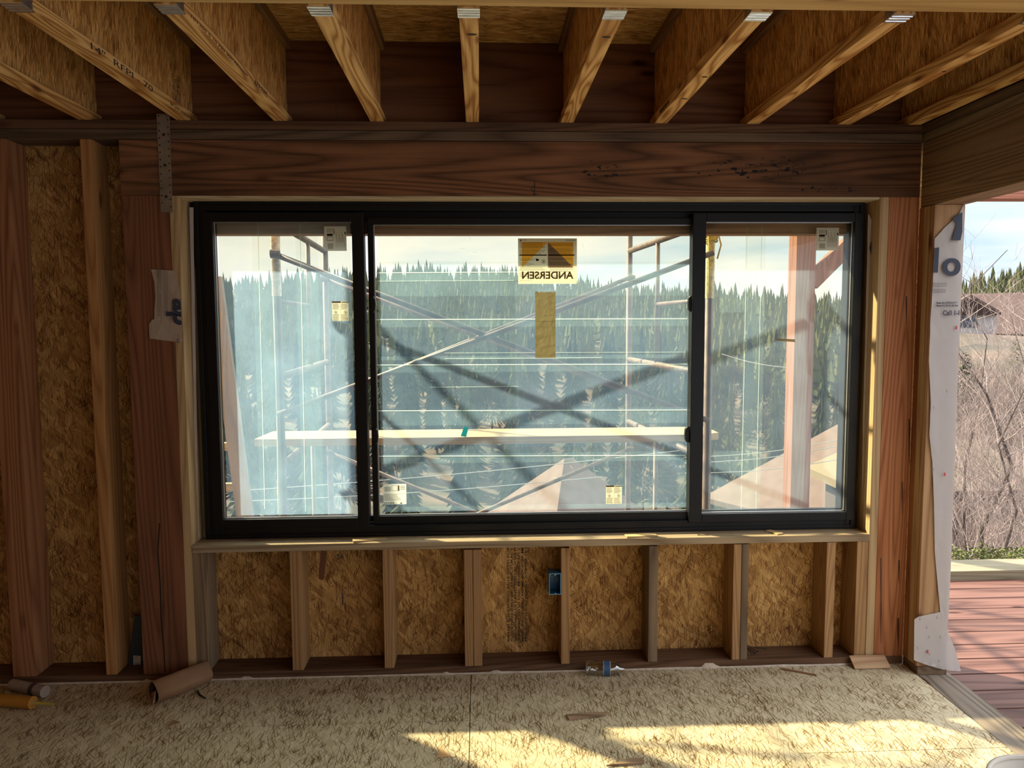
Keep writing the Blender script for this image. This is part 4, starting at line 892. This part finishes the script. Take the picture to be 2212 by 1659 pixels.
# ------------------------------------------------------------------ terrain
def ground(x, y):
    r = math.hypot(x, y + 3.3); az = math.degrees(math.atan2(x, y + 3.3))
    if r < 10: z = -4.2
    elif r < 110: z = -4.2 - 27 * ((r - 10) / 100) ** .8
    else:
        rid = {-40: 24, -18: 29, -12: 33, -3: 41, 3: 35, 9: 26, 15: 21, 20: 19, 26: 15, 31: 17, 33: 22, 36.3: 31, 40: 40, 60: 36}
        ks = sorted(rid); a = max(ks[0], min(ks[-1], az)); h = rid[ks[-1]]
        for k0, k1 in zip(ks[:-1], ks[1:]):
            if k0 <= a <= k1: h = rid[k0] + (rid[k1] - rid[k0]) * (a - k0) / (k1 - k0); break
        t = min(1, (r - 110) / 490); z = -31.2 + (h + 31.2 - 8) * (t ** 1.05)
        if r > 600: z -= (r - 600) * .2
    wq = max(0, min(1, (az - 29) / 3)); wq = wq * wq * (3 - 2 * wq)
    if wq and r < 140:
        zz = -4.2 + 1.6 * min(1, max(0, (r - 10) / 15)) + 2.4 * min(1, max(0, (r - 25) / 40)); zz -= 30 * max(0, (r - 75) / 65) ** 1.5
        z = z * (1 - wq) + zz * wq
    return z + 2.2 * noise.noise(Vector((x * .02, y * .02, 0))) * min(1, r / 40)
tm = MB(); rows = [0, 4, 8, 14, 22, 32, 45, 60, 80, 105, 135, 170, 210, 260, 320, 390, 470, 540, 600, 680, 800]; na = 60
for r in rows:
    for k in range(na + 1):
        az = math.radians(-62 + 124 * k / na); x, y = (r + 1.2) * math.sin(az), (r + 1.2) * math.cos(az) - 1.0; tm.v.append((x, y, ground(x, y)))
for i in range(len(rows) - 1):
    for k in range(na): a = i * (na + 1) + k; tm.f.append((a, a + 1, a + na + 2, a + na + 1))
gm, nt_, N_, L_, o_ = newmat('hill_ground'); b_ = nd(N_, 'BsdfPrincipled'); L_.new(b_.outputs[0], o_.inputs[0]); b_.inputs['Roughness'].default_value = .95
t_ = nd(N_, 'TexCoord'); n_ = nd(N_, 'TexNoise'); n_.inputs['Scale'].default_value = .15; n_.inputs['Detail'].default_value = 8; L_.new(t_.outputs['Object'], n_.inputs['Vector'])
L_.new(ramp(N_, L_, n_.outputs[0], [(.35, (.028, .030, .017)), (.5, (.068, .052, .034)), (.68, (.12, .08, .055))]), b_.inputs['Base Color'])
g_ = mk('ground_hill', tm, gm, org=(0, 0, 0), smooth=True); struct(g_)

# trees
def leafmat(name, c0, c1, sc_=.8):
    m, nt, N, L, o = newmat(name); b = nd(N, 'BsdfPrincipled'); L.new(b.outputs[0], o.inputs[0]); b.inputs['Roughness'].default_value = .9; b.inputs['Specular IOR Level'].default_value = .1
    t = nd(N, 'TexCoord'); z = nd(N, 'TexNoise'); z.inputs['Scale'].default_value = sc_; z.inputs['Detail'].default_value = 5; L.new(t.outputs['Object'], z.inputs['Vector'])
    oi = nd(N, 'ObjectInfo'); f = mathn(N, L, 'MULTIPLY_ADD', oi.outputs['Random'], .42, mathn(N, L, 'SUBTRACT', z.outputs[0], .24))
    L.new(ramp(N, L, f, [(.3, c0), (.7, c1)]), b.inputs['Base Color']); return m
M_fir_ = leafmat('conifer_needles', (.010, .019, .012), (.085, .090, .040)); M_bark = plain('bark', (.16, .12, .09), .9, 0, .3, 8)
M_decid = leafmat('bare_twigs', (.045, .036, .022), (.10, .08, .052)); M_yew = leafmat('light_green_leaves', (.09, .11, .03), (.26, .28, .10), 3)
def conifer_mesh(mb, base, h, r, tiers, n, rnd):
    bx_, by_, bz_ = base
    for t in range(tiers):
        f0 = .08 + .86 * t / tiers; f1 = f0 + 1.75 / tiers if t < tiers - 1 else 1.0
        rr = r * (1 - f0) ** .85; zt = bz_ + h * min(1, f1); zb = bz_ + h * f0; n0 = len(mb.v); ph = rnd.random() * 6
        mb.v.append((bx_, by_, zt))
        for k in range(n * 2):
            a = ph + PI * k / n; q = rr * (1. if k % 2 else .55) * rnd.uniform(.75, 1.15); mb.v.append((bx_ + q * math.cos(a), by_ + q * math.sin(a), zb + (-.03 * h if k % 2 else .02 * h) * rnd.uniform(.3, 1)))
        for k in range(n * 2): mb.f.append((n0, n0 + 1 + k, n0 + 1 + (k + 1) % (n * 2)))
rnd = random.Random(5)
protos = []
for v in range(4):
    e = thing('conifer_tree', 'dark green conifer among many on the hillside across the valley', 'tree', (0, 0, 0), 'conifers on the hillside across the valley')
    mb = MB(); conifer_mesh(mb, (0, 0, 0), 18 + v * 1.5, 3.3 - v * .2, 15, 11, rnd); mk('foliage', mb, M_fir_, e)
    mk('trunk', MB().tube([(0, 0, -.5), (0, 0, 9)], [.3, .15], 6), M_bark, e); protos.append(e)
dprot = []
for v in range(2):
    e = thing('leafless_tree', 'rounded brownish leafless tree among the hillside conifers', 'tree', (0, 0, 0), 'leafless trees on the hillside')
    mb = MB()
    for i in range(1100):
        a, b_ = rnd.uniform(0, 2 * PI), rnd.uniform(-.4, 1.4); d = Vector((math.cos(a) * math.cos(b_), math.sin(a) * math.cos(b_), math.sin(b_) * 1.25)) * rnd.uniform(2.3, 4.2); c = Vector((0, 0, 6)); p = c + d; s_ = d.normalized().cross(Vector((0, 0, 1))) * .085
        mb.quad(c + d * .7, p - s_ + Vector((0, 0, .2)), p + d.normalized() * .8, p + s_)
    mk('branches', mb, M_decid, e); mk('trunk', MB().tube([(0, 0, -.5), (0, 0, 8)], [.25, .1], 6), M_bark, e); dprot.append(e)
def inview(az): return -24 < az < 27.5 or 31.5 < az < 38
ncon = 0; used = set(); usedd = set(); spots = []
for i in range(4000):
    az = rnd.uniform(-24, 38); r = rnd.uniform(95, 225)
    if not inview(az) or (az > 31 and r < 140): continue
    x, y = r * math.sin(math.radians(az)), r * math.cos(math.radians(az)) - 3.3
    if any((x - a) ** 2 + (y - b_) ** 2 < (85 if (j_ + 1) % 6 == 0 or (len(spots) + 1) % 6 == 0 else 52) for j_, (a, b_) in enumerate(spots)): continue
    spots.append((x, y)); s_ = rnd.uniform(.7, 1.2); z = ground(x, y)
    if len(spots) % 6 == 0:
        k = rnd.randrange(2); e = dprot[k] if k not in usedd else dup(dprot[k], (0, 0, 0)); usedd.add(k); s_ *= 1.1
    else:
        k = rnd.randrange(4); e = protos[k] if k not in used else dup(protos[k], (0, 0, 0)); used.add(k)
    e.location = (x, y, z); e.rotation_euler.z = rnd.uniform(0, 6); e.scale = (s_, s_, s_ * rnd.uniform(.9, 1.15))
    if len(spots) >= 290: break
fm_ = MB()
for i in range(2600):
    az = rnd.uniform(-26, 40); r = 235 + 385 * rnd.random() ** .8
    if not inview(az): continue
    x, y = r * math.sin(math.radians(az)), r * math.cos(math.radians(az)) - 3.3
    conifer_mesh(fm_, (x, y, ground(x, y) - 1), rnd.uniform(12, 22), rnd.uniform(2.6, 4.2), 4, 4, rnd)
fo_ = mk('forest', fm_, M_fir_, org=(0, 0, 0)); fo_['kind'] = 'stuff'; tag(fo_, 'dense dark conifer forest covering the upper hillside and ridge', 'forest')

# houses below
roofm = plain('roof_tan', (.13, .085, .07), .9, 0, .12, 3); wallm = plain('house_pale', (.25, .22, .19), .8); wallw = plain('house_white', (.33, .30, .29), .8); roofb = plain('roof_brown', (.09, .055, .045), .9, 0, .15, 3); darkw = plain('dark_window', (.05, .06, .08), .2)
def house(name, c, L_, Wd, zw0, zw1, rise, rot, rm, wm, label, hip=0., over=.4, wins=()):
    c = Vector(c); e = thing(name, label, 'house', (c.x, c.y, zw0)); R = Matrix.Rotation(math.radians(rot), 3, 'Z')
    def tr(mb): mb.v = [tuple(R @ Vector((p[0], p[1], 0)) + Vector((c.x, c.y, p[2]))) for p in mb.v]; return mb
    wl_ = MB().box(-L_ / 2, L_ / 2, -Wd / 2, Wd / 2, zw0, zw1)
    if not hip: wl_.prism([(-L_ / 2, -Wd / 2, zw1), (-L_ / 2, Wd / 2, zw1), (-L_ / 2, 0, zw1 + rise * .93)], (1, 0, 0), L_)
    mk('walls', tr(wl_), wm, e)
    r = MB(); l2, w2 = L_ / 2 + over, Wd / 2 + over; h = hip
    v = [(-l2, -w2, zw1 - .1), (l2, -w2, zw1 - .1), (l2, w2, zw1 - .1), (-l2, w2, zw1 - .1), (-l2 + h, 0, zw1 + rise), (l2 - h, 0, zw1 + rise)]
    r.v = v + [(a, b_, z + .2) for a, b_, z in v]
    r.f = [(0, 1, 5, 4), (2, 3, 4, 5), (3, 0, 4), (1, 2, 5), (6, 7, 11, 10), (8, 9, 10, 11), (9, 6, 10), (7, 8, 11), (0, 1, 7, 6), (1, 2, 8, 7), (2, 3, 9, 8), (3, 0, 6, 9)]
    mk('roof', tr(r), rm, e)
    for (a, b_, wv, hv, face) in wins:
        if face == 's': q = MB().box(a, a + wv, -Wd / 2 - .05, -Wd / 2 + .02, b_, b_ + hv)
        else: q = MB().box(-L_ / 2 - .05, -L_ / 2 + .02, a, a + wv, b_, b_ + hv)
        mk('window', tr(q), darkw, e)
    return e
c = at(1228, 1000, 26); house('house', (c.x, 26, 0), 6.0, 6.0, -14, c.z - 3.2, 3.2, 30, roofm, wallm, 'house with a pinkish pyramid roof below the centre pane', hip=3.2)
c = at(1860, 905, 24); house('house', (c.x, 24, 0), 7.2, 7.2, -12, c.z - 3.3, 3.3, 30, roofm, plain('house_yellow', (.25, .19, .09), .8), 'house with a broad tan hip roof low in the right pane', hip=3.7)
c = at(2140, 640, 58); house('house', (c.x + 3.2, 62, 0), 12, 8, -2.2, c.z - 3.2, 3.4, -30, roofb, wallw, 'large white house with brown gables on the slope beyond the deck', wins=[(-4, -1.5, 1.6, 1.6, 's'), (1, -1.5, 1.6, 1.6, 's'), (-1, -1.2, 1.6, 1.6, 'w'), (-3.5, -1.4, 1.4, 1.5, 'w')])
c = at(2130, 650, 50); house('house', (c.x, 52, 0), 2.6, 3.4, -2.5, c.z - .9, 1.2, 62, roofb, wallw, 'white gabled wing with a small window before the large white house', over=.25, wins=[(-.55, c.z - 1.9, 1.1, .8, 'w')])
c = at(2085, 1010, 14); house('shed', (c.x - .5, 15, 0), 3.4, 3, -6, c.z - .6, .9, 0, plain('shed_roof', (.16, .13, .085), .9), plain('shed_wall', (.07, .05, .045), .9), 'small shed with a beige roof behind the bare tree', hip=.6)
board('wood_fence', at(2060, 1100, 9).x - .5, at(2230, 1100, 9).x + 2, 9, 9.05, -4.5, at(2100, 1060, 9).z, plain('fence_brown', (.07, .045, .04), .9, 0, .3, 5), 'dark brown board fence behind the tangle of twigs', 'fence')

# power lines
wire = plain('cable_pale', (.4, .39, .37), .6)
for a, b_, lab in [((455, 1064, 18), (1480, 972, 18), 'upper of two pale cables crossing behind the scaffold plank'), ((455, 1085, 18), (1300, 1030, 18), 'lower of two pale cables crossing the valley view'),
                   ((1480, 988, 12), (1850, 942, 12), 'highest cable sloping over the tan roof in the right pane'), ((1480, 1000, 12), (1850, 955, 12), 'middle cable sloping over the tan roof in the right pane'), ((1480, 1022, 12), (1850, 985, 12), 'lowest cable sloping over the tan roof in the right pane'),
                   ((1560, 765, 30), (1700, 794, 30), 'short pale wire high in the right pane')]:
    p, q_ = at(*a), at(*b_); r = .013 * a[2] / 18; pts = [p.lerp(q_, i / 10) - Vector((0, 0, .10 * math.sin(PI * i / 10))) for i in range(11)]
    tag(mk('cable', MB().tube(pts, r, 5), wire), lab, 'cable', 'overhead cables')

# bare trees by the deck
def branchy(mb, p, d, L_, r, depth, rnd, tw):
    segs = 4; pts = [p]; rs = [r]
    for i in range(segs):
        d = (d + Vector((rnd.gauss(0, .12), rnd.gauss(0, .12), rnd.gauss(.03, .08)))).normalized(); pts.append(pts[-1] + d * L_ / segs); rs.append(r * (1 - .75 * (i + 1) / segs) if depth < 4 else r * .7)
    mb.tube(pts, rs, 6 if depth < 2 else 4, cap=False)
    if depth >= 4: return
    nb = [7, 6, 4, 3][depth]
    for k in range(nb):
        t = rnd.uniform(.25, 1.); i = min(segs - 1, int(t * segs)); q = pts[i].lerp(pts[i + 1], t * segs - i)
        a = rnd.uniform(0, 2 * PI); s_ = Vector((math.cos(a), math.sin(a), rnd.uniform(.2, .9))).normalized()
        nd_ = (d * .55 + s_ * .75).normalized(); branchy(mb, q, nd_, L_ * rnd.uniform(.42, .62), max(.0016, rs[i] * .5), depth + 1, rnd, tw)
twig = plain('pale_bark', (.28, .215, .185), .85, 0, .25, 10)
for i, (u, Y, h, r, lab) in enumerate([(2128, 5.2, 4.0, .045, 'bare branching tree with the tallest trunk beyond the deck curb'), (2168, 4.6, 3.4, .03, 'thinner bare tree just right of the main trunk beyond the deck'),
                                       (2080, 5.8, 3.8, .03, 'bare sapling partly hidden by the house wrap'), (2225, 4.6, 3.9, .035, 'bare tree whose branches enter at the right edge')]):
    rn_ = random.Random(20 + i); base = at(u, 1180, Y); base.z = -2.6
    e = thing('bare_tree', lab, 'tree', base, 'bare trees beyond the deck'); tk = MB(); br = MB()
    pts = [base + Vector((rn_.gauss(0, .04) * k, rn_.gauss(0, .03) * k, h * 1.25 * k / 6)) for k in range(7)]
    tk.tube(pts, [max(.004, r * (1 - .16 * k)) for k in range(7)], 10); mk('trunk', tk, plain('dark_bark', (.075, .055, .045), .9, 0, .35, 12), e, smooth=True)
    for k in range(26):
        t = .10 + .86 * (k / 26) ** 1.15; j = min(5, int(t * 6)); q = pts[j].lerp(pts[j + 1], t * 6 - j); a = rn_.uniform(0, 2 * PI)
        branchy(br, q, Vector((math.cos(a) * .8, math.sin(a) * .8, rn_.uniform(.15, 1.1))).normalized(), rn_.uniform(.9, 1.5) * (1.15 - .5 * t), r * .20 * (1.2 - .7 * t), 1 if t < .62 else 2, rn_, 0)
    mk('branches', br, twig, e)
ug = MB(); ru = random.Random(77)
for i in range(230):
    Y = ru.uniform(6.5, 8.8) if i % 2 else ru.uniform(10, 24); u = ru.uniform(2040, 2260); g0 = at(u, 900, Y); zb = ground(g0.x, Y) if Y > 9.5 else -3.2; hh = ru.uniform(1.2, 2.6)
    for k in range(14):
        a = ru.uniform(0, 2 * PI); d = Vector((math.cos(a) * .35, math.sin(a) * .35, 1)).normalized(); p = Vector((g0.x, Y, zb - .1)); pts = [p]
        for _ in range(4): d = (d + Vector((ru.gauss(0, .2), ru.gauss(0, .2), .02))).normalized(); pts.append(pts[-1] + d * hh / 4)
        ug.tube(pts, [.012, .009, .006, .004, .002], 3, cap=False)
uo = mk('undergrowth', ug, plain('brush_brown', (.24, .18, .15), .9, 0, .4, .6), org=(0, 0, 0)); uo['kind'] = 'stuff'; tag(uo, 'tangle of thin brown brush on the slope beyond the deck', 'brush')
# evergreens and shrubs behind them
for i, (u, Y, h, zt) in enumerate([(2085, 20, 4.0, 760), (2195, 25, 5.5, 730), (2125, 30, 4, 790), (2212, 19, 4.2, 850)]):
    b_ = at(u, zt, Y); e = thing('evergreen_tree', ['green conifer behind the twigs beside the house wrap', 'green conifer behind the twigs at the right edge', 'broader conifer low behind the main bare trunk', 'short bright conifer low at the right edge'][i], 'tree', (b_.x, Y, b_.z - h), 'evergreens beyond the deck')
    mb = MB()
    for k in range(2600):
        f = rnd.random() ** .7; a = rnd.uniform(0, 2 * PI); rr = h * .24 * (1 - (1 - f)) * rnd.uniform(.35, 1.05); z_ = b_.z - h * f
        p = Vector((b_.x + rr * math.cos(a), Y + rr * math.sin(a), z_)); d = Vector((math.cos(a + rnd.gauss(0, .4)), math.sin(a + rnd.gauss(0, .4)), rnd.uniform(-.5, .3))).normalized() * rnd.uniform(.12, .28); s_ = d.cross(Vector((0, 0, 1))).normalized() * .03
        mb.quad(p, p + d * .5 + s_, p + d, p + d * .5 - s_)
    mk('foliage', mb, leafmat('evergreen_%d' % i, (.022, .036, .014), (.085, .10, .04), 2), e)
    mk('trunk', MB().tube([(b_.x, Y, b_.z - h - .6), (b_.x, Y, b_.z - h * .4)], [.1, .05], 8), M_bark, e)
for i, (u, Y) in enumerate([(2072, 1.85), (2118, 2.15), (2165, 1.85), (2212, 2.15)]):
    zt = at(u, 1188, Y).z; c = at(u, 1188, Y); mb = MB()
    for k in range(420):
        d = Vector((rnd.gauss(0, .06), rnd.gauss(0, .06), -abs(rnd.gauss(0, .10)))); p = Vector((c.x, Y, zt)) + d; a = Vector((rnd.uniform(-1, 1), rnd.uniform(-1, 1), rnd.uniform(0, 1))).normalized() * .022; s_ = a.cross(Vector((.3, .5, 1))).normalized() * .008
        mb.quad(p, p + a * .5 + s_, p + a, p + a * .5 - s_)
    e = thing('shrub', ['yellow-green leafy shrub over the curb next to the wrap', 'yellow-green leafy shrub over the curb under the main trunk', 'leafy shrub over the curb right of the trunk', 'leafy shrub over the curb at the right edge'][i], 'shrub', (c.x, Y, zt - .5), 'shrubs behind the deck curb')
    mk('foliage', mb, M_yew, e); mk('stem', MB().tube([(c.x, Y, zt - 3), (c.x, Y, zt - .05)], .012, 6), M_bark, e)

for o in C.objects:
    if '_o' in o: del o['_o']
